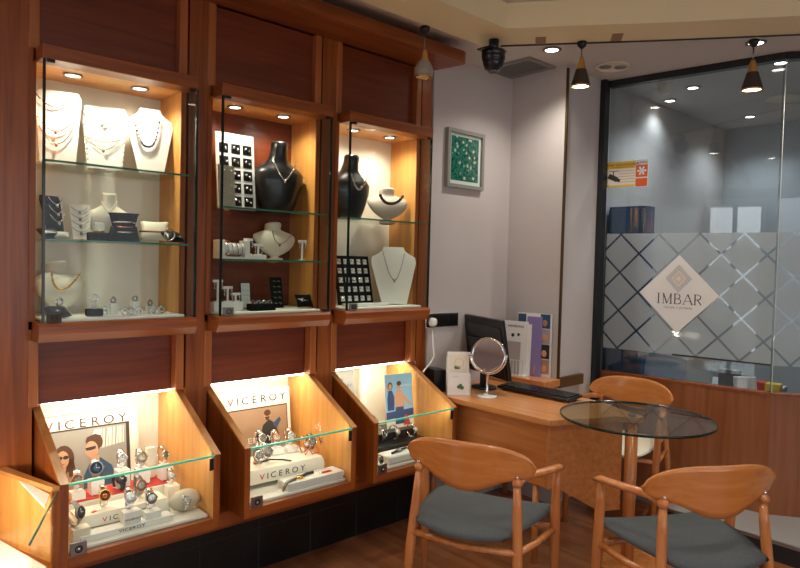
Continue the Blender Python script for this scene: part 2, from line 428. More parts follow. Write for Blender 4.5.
# diamond sign
p = on_pane(677.5, 294); r_ = .243
sg = thing('window_sign', 'white diamond sign with grey square emblem and IMBAR lettering stuck on the frosted glass', 'sign', p)
TM = paneT(Vector((0, 0, 0)))
b = MB(TM).m('paper'); b.prism([(-r_*.98, 0), (0, -r_), (r_*.98, 0), (0, r_)], 'Z', -.001, .001); b.build('panel', sg)
b = MB(TM)
for k, (h, mm) in enumerate(((.086, 'grey'), (.076, 'grey'), (.066, 'grey'), (.056, 'grey'), (.040, 'gold_ink'), (.026, 'gold_ink'))):
    if mm == 'gold_ink' and 'gold_ink' not in M: M['gold_ink'] = mat('tan_print', (206, 184, 160), .6)
    tt = .0022 if k < 4 else .005
    b.m(mm); cy_ = .095; ww = h*.9
    P = [(-ww, cy_), (0, cy_-h), (ww, cy_), (0, cy_+h)]; Q = [(x*(1-tt/ h*1.4), cy_+(y-cy_)*(1-tt/h*1.4)) for x, y in P]
    for i in range(4):
        j = (i+1) % 4; b.poly([(P[i][0], P[i][1], .0015), (P[j][0], P[j][1], .0015), (Q[j][0], Q[j][1], .0015), (Q[i][0], Q[i][1], .0015)])
b.build('emblem', sg)
# serif capitals drawn stroke by stroke
b = MB(TM).m('ink'); Hh = .062; base = -.062; z_ = .0016
def stroke(x0, y0, x1, y1, wd):
    dx, dy = x1-x0, y1-y0; L = math.hypot(dx, dy); nx, ny = -dy/L*wd/2, dx/L*wd/2
    b.poly([(x0+nx, y0+ny, z_), (x1+nx, y1+ny, z_), (x1-nx, y1-ny, z_), (x0-nx, y0-ny, z_)])
def serif(x, y, wd=.018): stroke(x-wd/2, y, x+wd/2, y, .003)
def bowl(x, y0, y1, ww, wd=.006):
    pts = [(x, y1)]+[(x+ww*.45+ww*.55*math.sin(PI*k/8), (y0+y1)/2+(y1-y0)/2*math.cos(PI*k/8)) for k in range(9)]+[(x, y0)]
    for a, c in zip(pts, pts[1:]): stroke(a[0], a[1], c[0], c[1], wd if a[0] > x+ww*.7 else .0035)
t_, m_ = base+Hh, base+Hh*.5
x = -.118; stroke(x, base, x, t_, .007); serif(x, base); serif(x, t_)
x = -.088; stroke(x, base, x, t_, .0035); serif(x, base, .014); stroke(x, t_, x+.022, base, .007); stroke(x+.022, base, x+.046, t_, .0035); stroke(x+.046, base, x+.046, t_, .007); serif(x+.046, base); serif(x, t_, .012); serif(x+.046, t_, .012)
x = -.018; stroke(x, base, x, t_, .007); serif(x, base, .014); serif(x, t_, .014); bowl(x, m_, t_, .030); bowl(x, base, m_, .036)
x = .034; stroke(x, base, x+.024, t_, .0035); stroke(x+.024, t_, x+.050, base, .007); stroke(x+.009, base+.020, x+.040, base+.020, .003); serif(x, base, .014); serif(x+.050, base, .016)
x = .101; stroke(x, base, x, t_, .007); serif(x, base, .014); serif(x, t_, .014); bowl(x, m_, t_, .032); stroke(x+.014, m_, x+.036, base, .0065)
b.text('TALLER Y JOYERÍA', .017, Matrix.Translation((0, -.092, .0015)), 1.0, .0001, space=1.25)
b.build('lettering', sg)

# surveillance sticker and alarm sticker
def sticker_box(b, x0, y0, x1, y1, z): b.box((x0, y0, z-.0005), (x1, y1, z))
p = on_pane(621, 174)
st = thing('surveillance_sticker', 'yellow video surveillance notice with black camera drawing on the glass', 'sticker', p)
b = MB(TM).m('yellow'); b.box((-.118, -.082, 0), (.118, .082, .001)); b.m('palew'); b.box((-.105, -.070, .001), (.105, .036, .0014)); b.build('notice', st)
b = MB(TM).m('ink'); b.text('ZONA VIDEOVIGILADA', .021, Matrix.Translation((0, .054, .0016)), 1.0, .0002); b.text('LEY DE PROTECCION DE DATOS', .010, Matrix.Translation((0, .042, .0016)), 1, .0002)
b.m('ink')
for k in range(5): b.box((-.02, .02-.018*k, .0014), (.09, .0215-.018*k, .0018))
b.M = TM @ Matrix.Translation((-.055, -.022, .002)) @ Matrix.Rotation(-.45, 4, 'Z'); b.box((-.035, -.016, 0), (.03, .016, .001)); b.box((.03, -.01, 0), (.05, .01, .001))
b.M = TM; b.box((-.058, -.01, .0016), (-.052, .022, .002)); b.box((-.085, .02, .0016), (-.02, .024, .002)); b.build('printing', st)
p = on_pane(641, 173.5)
st = thing('alarm_sticker', 'small orange and white alarm company sticker beside the yellow notice', 'sticker', p)
b = MB(TM).m('paper'); b.box((-.042, -.082, 0), (.042, .092, .001)); b.m('orange'); b.box((-.038, -.02, .001), (.038, .058, .0015)); b.box((-.038, -.08, .001), (.038, -.028, .0015))
b.m('paper')
for k in range(6):
    a = k*PI/3; b.poly([(0.006*math.cos(a+1.57), .02+.006*math.sin(a+1.57), .0017), (.03*math.cos(a+.22), .02+.03*math.sin(a+.22), .0017), (.03*math.cos(a-.22), .02+.03*math.sin(a-.22), .0017), (.006*math.cos(a-1.57), .02+.006*math.sin(a-1.57), .0017)])
b.m('ink'); b.text('ALARMA', .018, Matrix.Translation((0, .066, .0014)), 1, .0002); b.build('notice', st)

# ------------------------------------------------------------ ceiling fittings
def downlight(px, py, label, energy, r=.05, z=CEIL, group=None, col=(1, .93, .84), spot=2.3, warm=True):
    p = PZ(px, py, z) if py is not None else px
    d = thing('ceiling_downlight', label, 'ceiling light', (p.x, p.y, z), 0, group)
    MB().m('steel').lathe([(r*.72, -.001), (r*1.0, -.001), (r*1.05, -.006), (r*.75, -.01), (r*.72, -.001)], cap=False, n=28).build('trim_ring', d)
    MB().m('lamp').lathe([(r*.74, -.006), (r*.5, -.009), (.001, -.010)], cap=True, n=24).build('bulb', d)
    light('downlight_lamp', 'SPOT', (0, 0, -.015), energy, col, .04, spot=spot, blend=.8, parent=d)
    return d
downlight(552, 49, 'round recessed ceiling light near the ceiling vent', L_ROOM)
downlight(756, 42, 'round recessed ceiling light above the right-hand pendant lamp', L_ROOM)
wh = ['over the middle of the shop floor', 'in front of the corner case', 'right of the middle of the shop floor', 'directly above the photographer', 'behind the photographer to the right', 'farthest to the right by the shop front', 'behind the photographer near the side wall', 'farthest back by the side wall']
for k, q in enumerate(((1.2, .9), (0.2, 1.6), (2.3, 0.2), (-.3, .0), (1.0, -1.0), (2.6, -1.4), (-1.6, 1.2), (-1.5, -1.2))):
    downlight(Vector((q[0], q[1], 0)), None, 'recessed ceiling light ' + wh[k], L_ROOM, group='recessed shop ceiling lights')
backlab = ['recessed light behind the glass, nearest to the motion sensor', 'small recessed light behind the glass, lowest on the left', 'recessed light behind the glass left of the round vent', 'recessed light behind the glass beside the pane joint']
for (a, c), lb, ee in zip(((693, 87), (670, 100), (750, 116), (781, 62)), backlab, (.6, .2, .6, .7)): downlight(a, c, lb, L_BACK*ee, .045, col=(.9, .96, 1))
def disc(px, py, label, R, lobes):
    p = PZ(px, py, CEIL); d = thing('air_diffuser', label, 'air vent', (p.x, p.y, CEIL))
    MB().m('palew').lathe([(R, -.0005), (R, -.006), (R*.9, -.012), (R*.86, -.006), (R*.3, -.006), (.001, -.006)], n=32).build('plate', d)
    for sgn in lobes: MB().m('vframe').lathe([(.001, -.008), (R*.33, -.009), (R*.36, -.006)], (R*.44*sgn*.74, R*.44*sgn*-.68, -.001), n=20, cap=False).build('opening', d)
disc(613, 66, 'round white ceiling diffuser with two openings left of the glass', .105, (-1, 1))
disc(784, 98, 'round cream ceiling disc seen through the glass', .12, ())
# motion sensor behind the glass
p = PZ(664, 78, CEIL); d = thing('motion_sensor', 'white domed sensor hanging from the ceiling behind the glass', 'sensor', (4.14, 2.01, CEIL))
MB().m('acryl').lathe([(.05, -.0005), (.05, -.02), (.046, -.025)], n=24).build('base', d); MB().m('cream').ball((0, 0, -.045), .046, 20, 1.15).build('dome', d)
# vent grille
v4 = [PZ(*q, CEIL) for q in ((487, 67.5), (532, 57), (555, 66), (508.6, 77))]
d = thing('ceiling_vent', 'square grey ceiling vent grille beside the black spotlight', 'air vent', (3.28, 2.53, CEIL))
b = MB().m('vframe')
for (a, c) in (((-.135, -.175), (.135, -.15)), ((-.135, .15), (.135, .168)), ((-.135, -.15), (-.11, .15)), ((.11, -.15), (.135, .15))): b.box((a[0], a[1], -.014), (c[0], c[1], -.0005))
b.build('vent_frame', d)
b = MB().m('grille'); b.box((-.11, -.15, -.003), (.11, .15, -.0005))
for k in range(14): b.m('vframe').box((-.11, -.145+.0215*k, -.011), (.11, -.14+.0215*k, -.003))
b.build('grille', d)

# cream beam that carries the lamps
bq = [(-1.6, 2.2), (2.545, 2.2), (2.60, 2.125), (2.82, 1.83), (3.05, 1.53), (3.26, 1.24), (3.9, .35), (3.72, .20), (3.07, 1.10), (2.86, 1.40), (2.63, 1.69), (2.43, 1.96), (-1.6, 1.96)]
bm_ = thing('ceiling_beam', 'cream lighting beam hung below the ceiling with a black edge', 'beam', (0, 0, 2.60))
b = MB().m('beam').prism(bq, 'Z', .0, .119)
b.build('body', bm_)
b = MB().m('blackm'); b.tube([Vector((2.60, 2.130, -.001)), Vector((2.825, 1.832, -.001)), Vector((3.055, 1.532, -.001)), Vector((3.265, 1.242, -.001)), Vector((3.9, .36, -.001))], .006, 6); b.build('track', bm_)
b = MB().m('beam2')
for (x, y) in ((2.69, 1.95), (2.90, 1.66)): 
    b.M = T((x, y, -.002), math.atan2(-.88, .64)); b.box((-.025, -.07, -.001), (.025, .03, .004))
b.build('panel_joint', bm_)

def pendant(px, py_top, zt, label, ball=False):
    p = PZ(px, py_top, 2.60)
    d = thing('pendant_lamp', label, 'lamp', (p.x, p.y, 2.60))
    h = zt
    MB().m('black').lathe([(.024, 0), (.022, -.018), (.010, -.03), (.006, -.034)], n=16).build('mount', d)
    MB().m('steel').cyl((0, 0, -.03), (0, 0, -h+.005), .0035, n=8).build('stem', d)
    MB().m('brass').lathe([(.008, -h+.012), (.013, -h), (.017, -h-.02), (.026, -h-.055), (.028, -h-.06)], n=24).build('cap', d)
    if ball:
        MB().m(mat('frosted_grey_shade', (150, 142, 128), .3)).lathe([(.027, -h-.045), (.038, -h-.065), (.045, -h-.09), (.042, -h-.108), (.036, -h-.114)], n=24, cap=False).build('lamp_shade', d)
    else:
        MB().m(mat('dark_mesh_shade', (70, 64, 58), .5, .4)).lathe([(.026, -h-.05), (.036, -h-.085), (.046, -h-.12), (.047, -h-.128)], n=24, cap=False).build('lamp_shade', d)
    e = -h-(.114 if ball else .128); R = .037 if ball else .048
    MB().m('gold').lathe([(R-.006, e), (R+.001, e), (R+.001, e-.007), (R-.006, e-.008), (R-.006, e)], n=24, cap=False).build('rim', d)
    MB().m('lamp' if not ball else 'palew').lathe([(.001, e-.004), (R-.008, e-.002), (R-.008, e+.004), (.001, e+.006)], n=20).build('bulb', d)
    light('pendant_lamp_light', 'SPOT', (0, 0, e-.012), 5, (1, .88, .7), .03, spot=1.5, blend=.7, parent=d)
pendant(425, 27, .115, 'brass pendant lamp with round grey shade before the wood wall', True)
pendant(582, 42, .085, 'brass and dark cone pendant lamp left of the window frame')
pendant(754, 40, .105, 'brass and dark cone pendant lamp in front of the glass partition')
# black spotlight
p = PZ(494, 40, 2.60)
d = thing('spotlight', 'large black ribbed spotlight hanging beside the ceiling vent', 'lamp', (p.x, p.y, 2.60))
MB().m('black').cyl((.0, 0, 0), (0, 0, -.06), .026, .024).build('neck', d)
MB().m('black').box((-.07, -.035, -.055), (.06, .05, -.047), .003).build('bracket', d)
MB(Matrix.Diagonal((.93, .93, .95, 1))).m('blacksat').lathe([(.045, -.05), (.062, -.056), (.064, -.075), (.060, -.08), (.063, -.086), (.060, -.105), (.055, -.109), (.057, -.114), (.05, -.136), (.038, -.152), (.02, -.158), (.001, -.158)], n=28).build('head', d)
MB().m('grey').torus((0, -.0, -.155), .022, .004).build('lens_ring', d)

# ------------------------------------------------------------ wall cabinets
CABL = ['wall display cabinet nearest the left corner, three shelves of necklaces and rings', 'middle wall display cabinet with brown back and black bust', 'right-hand wall display cabinet beside the white wall']
HL = 1.24; HT = 2.197
SH = [(1.84, 1.55), (1.722, 1.49), (1.718,)]
for i, x in enumerate(BAY):
    c = thing('display_cabinet', CABL[i], 'display cabinet', (x, YW, 1.17), 0, None)
    def o_(b, name, par=c): return b.build(name, par)
    A = MB(Matrix.Translation((0, -YW, -1.17)))
    def nb(): return MB(Matrix.Translation((0, -YW, -1.17)))
    o_(nb().m('woodx').box((.018, 2.608, HT), (.611, YW-.008, 2.25), .004), 'crown')
    o_(nb().m('woodx').prism([(2.606, 1.19), (2.60, 1.20), (2.60, 1.228), (2.608, 1.24), (YW-.008, 1.24), (YW-.008, 1.17), (2.618, 1.17)], 'X', .010, .611), 'ledge')
    o_(nb().m('maplex').box((.02, YW-.01, HT), (.598, YB, HT+.012)), 'top_panel')
    for xa, xb in ((-.001, .0215), (.5765, .599)): o_(nb().m('wood').box((xa, YW-.006, 1.241), (xb, YW-.001, HT)), 'front_stile')
    o_(nb().m('panel' if i == 1 else 'cream').box((.02, YB, 1.21), (.598, YB+.015, HT)), 'back_panel')
    for xa, xb in ((.0, .02), (.578, .598)):
        o_(nb().m('maple').box((xa, YW, 1.21), (xb, YB+.015, HT)), 'side_panel')
    o_(nb().m('woodx').box((.02, YW-.01, 1.20), (.598, YB, 1.236)), 'floor_panel')
    o_(nb().m('mat').box((.04, 2.635, 1.2405), (.572, YB-.01, 1.252), .003), 'felt_mat')
    o_(nb().m('glass').box((.030, 2.616, 1.241), (.604, 2.622, HT-.001)), 'front_pane')
    for xa in (.024, .604):
        g = nb().m('glass').box((xa, 2.622, 1.241), (xa+.005, YW-.005, HT-.001)); o_(g, 'side_pane')
        o_(nb().m('darkglass').box((xa-.001, 2.614, 1.241), (xa+.0075, 2.624, HT-.001)), 'pane_edge')
    for zs in SH[i]:
        g = nb().m('glass').box((.034, 2.632, zs-.008), (.575, YB-.004, zs), 0); g.m('greenedge').box((.034, 2.628, zs-.008), (.590, 2.632, zs)); o_(g, 'glass_shelf')
    o_(nb().m('black').box((.032, 2.606, 2.184), (.060, 2.616, 2.196), .002), 'hinge')
    o_(nb().m('black').box((.570, 2.606, 2.184), (.598, 2.616, 2.196), .002), 'hinge')
    lk = nb().m('brownink' if i == 0 else 'steel').box((.036, 2.603, 1.242), (.086, 2.615, 1.278), .003); lk.m('black').torus((.061, 2.602, 1.260), .010, .002, (0, 1, 0)); o_(lk, 'lock')
    if i == 1: o_(nb().m('black').box((.565, 2.604, 1.242), (.60, 2.615, 1.256), .002), 'hinge')
    for xa in (.165, .425):
        dl = nb(); dl.M = Matrix.Translation((xa, 2.77-YW, HT-1.17)); dl.m('steel').lathe([(.027, -.001), (.036, -.001), (.038, -.006), (.028, -.009), (.027, -.001)], cap=False, n=24)
        q = dl.build('downlight', c)
        e = MB(Matrix.Translation((xa, 2.77-YW, HT-1.17))).m('lamp').lathe([(.027, -.004), (.015, -.007), (.001, -.007)], n=20).build('bulb', q)
        light('cabinet_lamp', 'SPOT', (xa, 2.77-YW, HT-1.17-.012), L_CAB, (1, .90, .74), .02, spot=2.75, blend=1.0, parent=c)

# ------------------------------------------------------------ slanted counter cases
CASEL = ['slant-fronted wooden display case nearest the left corner, full of watches', 'middle slant-fronted wooden display case with a long white platform of watches', 'right-hand slant-fronted wooden display case beside the desk']
LZ = .71; LY = 2.376; YT = 2.758; ZT = .911
def side_profile(b, x0, x1, mt):
    b.m(mt).prism([(LY, .415), (YT, .415), (YT, ZT), (LY, LZ)], 'X', x0, x1)
for i, x in enumerate(BAY):
    c = thing('display_case', CASEL[i], 'display case', (x, YW, .415))
    def nb(): return MB(Matrix.Translation((0, -YW, -.415)))
    x0, x1 = .024, .612
    for (xa, xb, inner) in ((x0, x0+.026, 1), (x1-.026, x1, -1)):
        b = nb(); side_profile(b, xa if inner == -1 else xa, xb, 'wood')
        # lighter inner face and edge lipping
        xi = xb if inner == 1 else xa
        b.m('maple').prism([(LY+.004, .45), (YB, .45), (YB, ZT-.002), (YT, ZT-.002), (LY+.004, LZ-.003)], 'X', xi, xi+inner*.002)
        b.m('moldx').prism([(LY-.003, LZ+.001), (LY+.002, LZ-.006), (YT, ZT-.005), (YT, ZT+.004)], 'X', xa-.001, xb+.001)
        b.build('side_panel', c)
    b = nb().m('woodx').box((x0+.0265, LY-.001, .415), (x1-.0265, LY+.03, .452)); b.box((x0+.027, LY+.03, .43), (x1-.027, YB, .45)); b.m('wood').box((x0+.027, LY+.03, .4151), (x1-.027, YW, .43)); b.build('bottom_panel', c)
    b = nb().m('cream').box((x0+.026, YB, .45), (x1-.026, YB+.012, .925)); b.build('back_panel', c)
    b = nb().m('cream').box((x0+.026, YT+.005, .915), (x1-.026, YB, .925)); b.build('top_panel', c)
    b = nb().m('mat').box((x0+.032, LY+.034, .4505), (x1-.034, YB-.004, .463), .003); b.build('felt_mat', c)
    b = nb().m('glass').prism([(LY, LZ-.001), (LY, LZ+.004), (YT, ZT), (YT, ZT-.005)], 'X', x0+.0262, x1-.0262); b.build('slanted_pane', c)
    b = nb().m('glass').box((x0+.0262, LY+.003, .4525), (x1-.0262, LY+.009, LZ-.008)); b.build('front_pane', c)
    b = nb().m('tealedge').box((x0+.0262, LY-.002, LZ-.008), (x1-.0262, LY+.010, LZ-.001)); b.build('pane_edge', c)
    b = nb().m('black').box((x1-.046, LY-.004, LZ-.06), (x1-.030, LY+.004, LZ-.012), .002); b.build('hinge', c)
    b = nb().m('steel').box((x0+.030, LY-.006, .453), (x0+.085, LY+.004, .50), .002); b.m('black').torus((x0+.058, LY-.007, .476), .011, .0025, (0, 1, 0)); b.m('chrome').ball((x0+.058, LY-.008, .476), .006); b.build('lock', c)
    light('case_lamp', 'AREA', ((x0+x1)/2, YT+.05-YW, .905-.415), L_CASE, (1, .88, .72), .5, (0, -.2, -1), sy=.05, parent=c)
    light('lip_fill', 'AREA', ((x0+x1)/2, LY+.018-YW, LZ-.02-.415), L_CASE*.45, (1, .92, .8), .5, (0, 1, .1), sy=.012, parent=c)  # added fill without a fixture, brightens the watch fronts and posters
    MB(Matrix.Translation((0, -YW, -.415))).m('lamp').box((x0+.04, YT+.006, .907), (x1-.04, YT+.022, .9145)).build('strip_light', c)

# corner case at far left
c = thing('display_case', 'corner display case with lit orange side, cut by the left edge of the photo', 'display case', (.60, 2.37, .415))
def nb(): return MB(Matrix.Translation((-.60, -2.37, -.415)))
A0 = Vector((.632, 2.365, 0)); A1 = Vector((.528, 2.70, 0)); B1 = Vector((.45, 1.97, 0))
b = nb(); b.m('maple').prism([(A0.x-.004, A0.y), (A0.x-.02, A0.y), (A1.x-.02, A1.y), (A1.x, A1.y)], 'Z', .415, .70)
b.m('wood').prism([(A0.x-.004, A0.y-.002), (A0.x-.018, A0.y), (A1.x-.004, A1.y), (A1.x+.012, A1.y)], 'Z', .415, .698)
b.m('moldx').prism([(A0.x-.002, A0.y-.002), (A0.x-.024, A0.y), (A1.x-.024, A1.y), (A1.x+.012, A1.y)], 'Z', .698, .712)
b.m('wood').box((.605, 2.352, .415), (.630, 2.372, .70)); b.build('side_panel', c)
q = (B1-A0).normalized(); nn = Vector((-q.y, q.x, 0))
b = nb().m('glass').prism([(A0.x-.012, A0.y-.012), (B1.x, B1.y), (B1.x+nn.x*.006, B1.y+nn.y*.006), (A0.x-.012+nn.x*.006, A0.y-.012+nn.y*.006)], 'Z', .45, .695); b.build('front_pane', c)
b = nb().m('greenedge').tube([(A0.x-.012, A0.y-.012, .697), (B1.x, B1.y, .697)], .0035, 6); b.build('pane_edge', c)
b = nb().m('palew').prism([(.552, 2.60), (.595, 2.35), (.555, 2.24)], 'Z', .690, .696); b.build('glass_reflection', c)  # pale solid triangle standing in for a reflection in the case glass
b = nb().m('wood').prism([(.612, 2.365), (.535, 2.70), (-.1, 2.70), (-.1, 1.97), (.45, 1.97)], 'Z', .415, .45); b.m('mat').prism([(.585, 2.34), (.51, 2.68), (-.06, 2.68), (-.06, 2.0), (.44, 2.0)], 'Z', .451, .458); b.build('bottom_panel', c)
b = nb().m('wood').box((-.12, 1.97, .415), (-.1, 2.70, .92)); b.build('side_panel', c)
light('case_lamp', 'AREA', (-.25, 0, .32), 1.1, (1, .86, .66), .3, (.6, .1, -.6), sy=.1, parent=c)

# ------------------------------------------------------------ goods: builders (each faces -Y)
def flat_text(b, s, size, x, y, z, m, sx=1.0, rx=0, space=1.1):
    b.m(m).text(s, size, Matrix.Translation((x, y, z)) @ Matrix.Rotation(PI/2+rx, 4, 'X'), sx, .0005, space=space)

def bust(loc, rz, h, label, matn='bust', style='cream'):
    d = thing('necklace_bust', label, 'jewellery bust', loc, rz)
    s = h/.25
    b = MB().m(matn, True)
    # cross-sections: z, half width, half depth, y offset
    sec = [(0.0, .045, .035, .02), (.012, .05, .038, .018), (.03, .052, .036, .012), (.08, .098, .036, .006), (.12, .112, .036, .0), (.145, .104, .036, .002), (.165, .072, .034, .006), (.185, .044, .034, .008), (.21, .036, .032, .006), (.235, .036, .032, .0), (.25, .034, .030, -.002)]
    if style == 'black': sec = [(0, .07, .04, .015), (.04, .088, .045, .01), (.10, .11, .05, .004), (.135, .112, .048, 0), (.155, .095, .045, .004), (.17, .068, .04, .008), (.19, .044, .036, .008), (.22, .035, .032, .0), (.245, .037, .03, -.006), (.25, .03, .024, -.006)]
    if style == 'black': sec = [(z, a*.84, dd, yo) for z, a, dd, yo in sec]
    if style == 'round': sec = [(0, .055, .035, .03), (.012, .055, .035, .03), (.018, .022, .02, .03), (.03, .03, .022, .025), (.045, .066, .026, .012), (.065, .098, .030, .004), (.09, .122, .034, -.003), (.12, .138, .038, -.004), (.145, .142, .042, .004), (.163, .130, .044, .014), (.176, .098, .044, .02), (.186, .062, .044, .02), (.196, .050, .044, .014), (.215, .052, .05, .004), (.226, .050, .046, .002), (.230, .03, .02, .006)]
    lean = Matrix.Rotation(-.26, 4, 'X') if style == 'round' else Matrix.Identity(4)
    b.M = lean
    n = 28; rings = []
    for z, a, dd, yo in sec:
        rings.append([b.v((a*s*math.cos(2*PI*i/n)*(1), (yo+dd*math.sin(2*PI*i/n))*s, z*s)) for i in range(n)])
    for A_, B_ in zip(rings, rings[1:]):
        for j in range(n): b.f([A_[j], A_[(j+1) % n], B_[(j+1) % n], B_[j]], True)
    b.f(rings[0]); b.f(rings[-1]); b.build('torso', d)
    return d
def easel(loc, rz, w_, h, label, matn='whiteboard', neck=False, tilt=.22):
    d = thing('necklace_board', label, 'necklace stand', loc, rz)
    b = MB(Matrix.Rotation(-tilt, 4, 'X')).m(matn)
    a = w_/2
    if neck: pl = [(-a*.55, 0.006), (a*.55, 0.006), (a, h*.72), (a*.97, h*.82), (a*.7, h*.88), (a*.52, h*.93), (a*.45, h), (-a*.45, h), (-a*.52, h*.93), (-a*.7, h*.88), (-a*.97, h*.82), (-a, h*.72)]
    else: pl = [(-a*.75, 0.006), (a*.75, 0.006), (a, h*.9), (a*.88, h), (-a*.88, h), (-a, h*.9)]
    b.prism(pl, 'Y', 0, .006); b.build('board', d)
    b = MB().m(matn); b.box((-a*.3, h*math.sin(tilt)*.5+.006, .0005), (a*.3, h*.32, .006)); b.prism([(h*math.sin(tilt)*.55+.008, h*.5), (h*.32, 0.004), (h*.32-.006, .004), (h*math.sin(tilt)*.55+.003, h*.48)], 'X', -a*.2, a*.2); b.build('easel_back', d)
    return d
def chainV(loc, rz, w_, drop, label, mt='silver', r=.0016, pend=True, bead=0, tilt=.22, yoff=-.004, name='necklace', vshape=.6, group=None):
    # necklace hanging in a V/U on a tilted face; loc = middle of its top
    d = thing(name, label, 'necklace', loc, rz, group)
    R = Matrix.Rotation(-tilt, 4, 'X'); N = 26; pts = []
    for k in range(N+1):
        u = -1+2*k/N; z = -drop*(1-abs(u)**(1.0+vshape*1.6)); pts.append(Vector((u*w_/2, yoff-.002, z)))
    b = MB(R).m(mt)
    if bead:
        for k, p in enumerate(pts[1:-1]): b.ball(p, bead*(1 if not k % 2 else .8), 8)
    b.tube(pts, r, 6); b.build('chain', d)
    if pend:
        b = MB(R).m(mt); b.ball((0, yoff-.003, -drop-.006), .006, 10, 1.3); b.build('pendant', d)
    return d
def cushion(loc, rz, s, label, mt='velvet', name='bracelet_cushion', tilt=.5, cat='cushion'):
    d = thing(name, label, cat, loc, rz)
    b = MB(Matrix.Translation((0, 0, s*(.10+.37*abs(math.sin(tilt))))) @ Matrix.Rotation(tilt, 4, 'X')).m(mt, True)
    n = 12; g = {}
    for side in (1, -1):
        for i in range(n+1):
            for j in range(n+1):
                u, v_ = -1+2*i/n, -1+2*j/n; e = max(0, (1-u**2)*(1-v_**2))
                if side == -1 and (i in (0, n) or j in (0, n)): g[(side, i, j)] = g[(1, i, j)]; continue
                pinch = 1-.10*(1-abs(u*v_))
                g[(side, i, j)] = b.v((u*s/2*pinch, v_*s/2*.8*pinch, side*s*.2*e**.4))
        for i in range(n):
            for j in range(n): b.f([g[(side, i, j)], g[(side, i+1, j)], g[(side, i+1, j+1)], g[(side, i, j+1)]], True)
    b.build('pad', d)
    return d
def ring_stand(loc, h, label, matn='acryl', w_=.02, base=True):
    d = thing('jewellery_block', label, 'jewellery stand', loc)
    MB().m(matn).box((-w_/2, -w_/2, 0), (w_/2, w_/2, h), .001).build('block', d); return d
def fingerring(loc, rz, label, mt='silver', R=.010, group=None):
    d = thing('finger_ring', label, 'ring', (loc[0], loc[1], loc[2]+.0), rz, group)
    MB().m(mt).torus((0, 0, R+.002), R, .0042, (0, 1, 0), 20, 8).build('band', d)
    MB().m('chrome').ball((0, 0, 2*R+.005), .0055, 8, .8).build('stone', d); return d
def tstand(loc, rz, h, label, ears=True):
    d = thing('earring_stand', label, 'earring stand', loc, rz)
    MB().m('acryl').box((-.014, -.012, 0), (.014, .012, .004)).build('base', d)
    b = MB().m('acryl').box((-.004, -.003, .004), (.004, .003, h)); b.box((-.024, -.004, h-.012), (.024, .004, h), .001); b.build('t_bar', d)
    if ears:
        for sx in (-1, 1):
            b = MB().m('silver'); b.ball((sx*.018, -.006, h-.018), .005, 8); b.cyl((sx*.018, -.006, h-.02), (sx*.018, -.006, h-.036), .0022, n=6); b.ball((sx*.018, -.006, h-.038), .0042, 8); b.build('earring', d)
    return d
def grid_board(loc, rz, w_, h, nx, nz, label, face, cell, name='earring_board', frame=None, tilt=.15, gap=.25, head=0):
    d = thing(name, label, 'earring board', loc, rz)
    R = Matrix.Rotation(-tilt, 4, 'X')
    b = MB(R).m(frame or face).box((-w_/2, 0, 0.002), (w_/2, .008, h), .001); b.m(face).box((-w_/2+.006, -.001, .008), (w_/2-.006, 0.0005, h-.006)); b.build('board', d)
    b = MB().m(frame or face).prism([(h*.11, h*.5), (min(h*.4, .11), .0005), (min(h*.4, .11)-.006, .0005), (h*.09, h*.48)], 'X', -.012, .012); b.build('prop', d)
    H2 = h-head; cw, chh = (w_-.016)/nx, (H2-.018)/nz
    for a in range(nx):
        for k in range(nz):
            cx_, cz_ = -w_/2+.008+cw*(a+.5), .01+chh*(k+.5)
            b = MB(R).m(cell).box((cx_-cw*(.5-gap/2), -.003, cz_-chh*(.5-gap/2)), (cx_+cw*(.5-gap/2), -.001, cz_+chh*(.5-gap/2))); b.m('silver')
            q = cw*.16
            b.ball((cx_-q, -.005, cz_+q*.5), q*.8, 6); b.ball((cx_+q, -.005, cz_-q*.3), q*.7, 6); b.build('earring_card', d)
    return d

SHY = 2.775
def sp(i, px, z, y=SHY):   # position on a shelf of cabinet i below picture column px
    p0 = PY(px, 200, y); return Vector((p0.x, y, z+.0012))

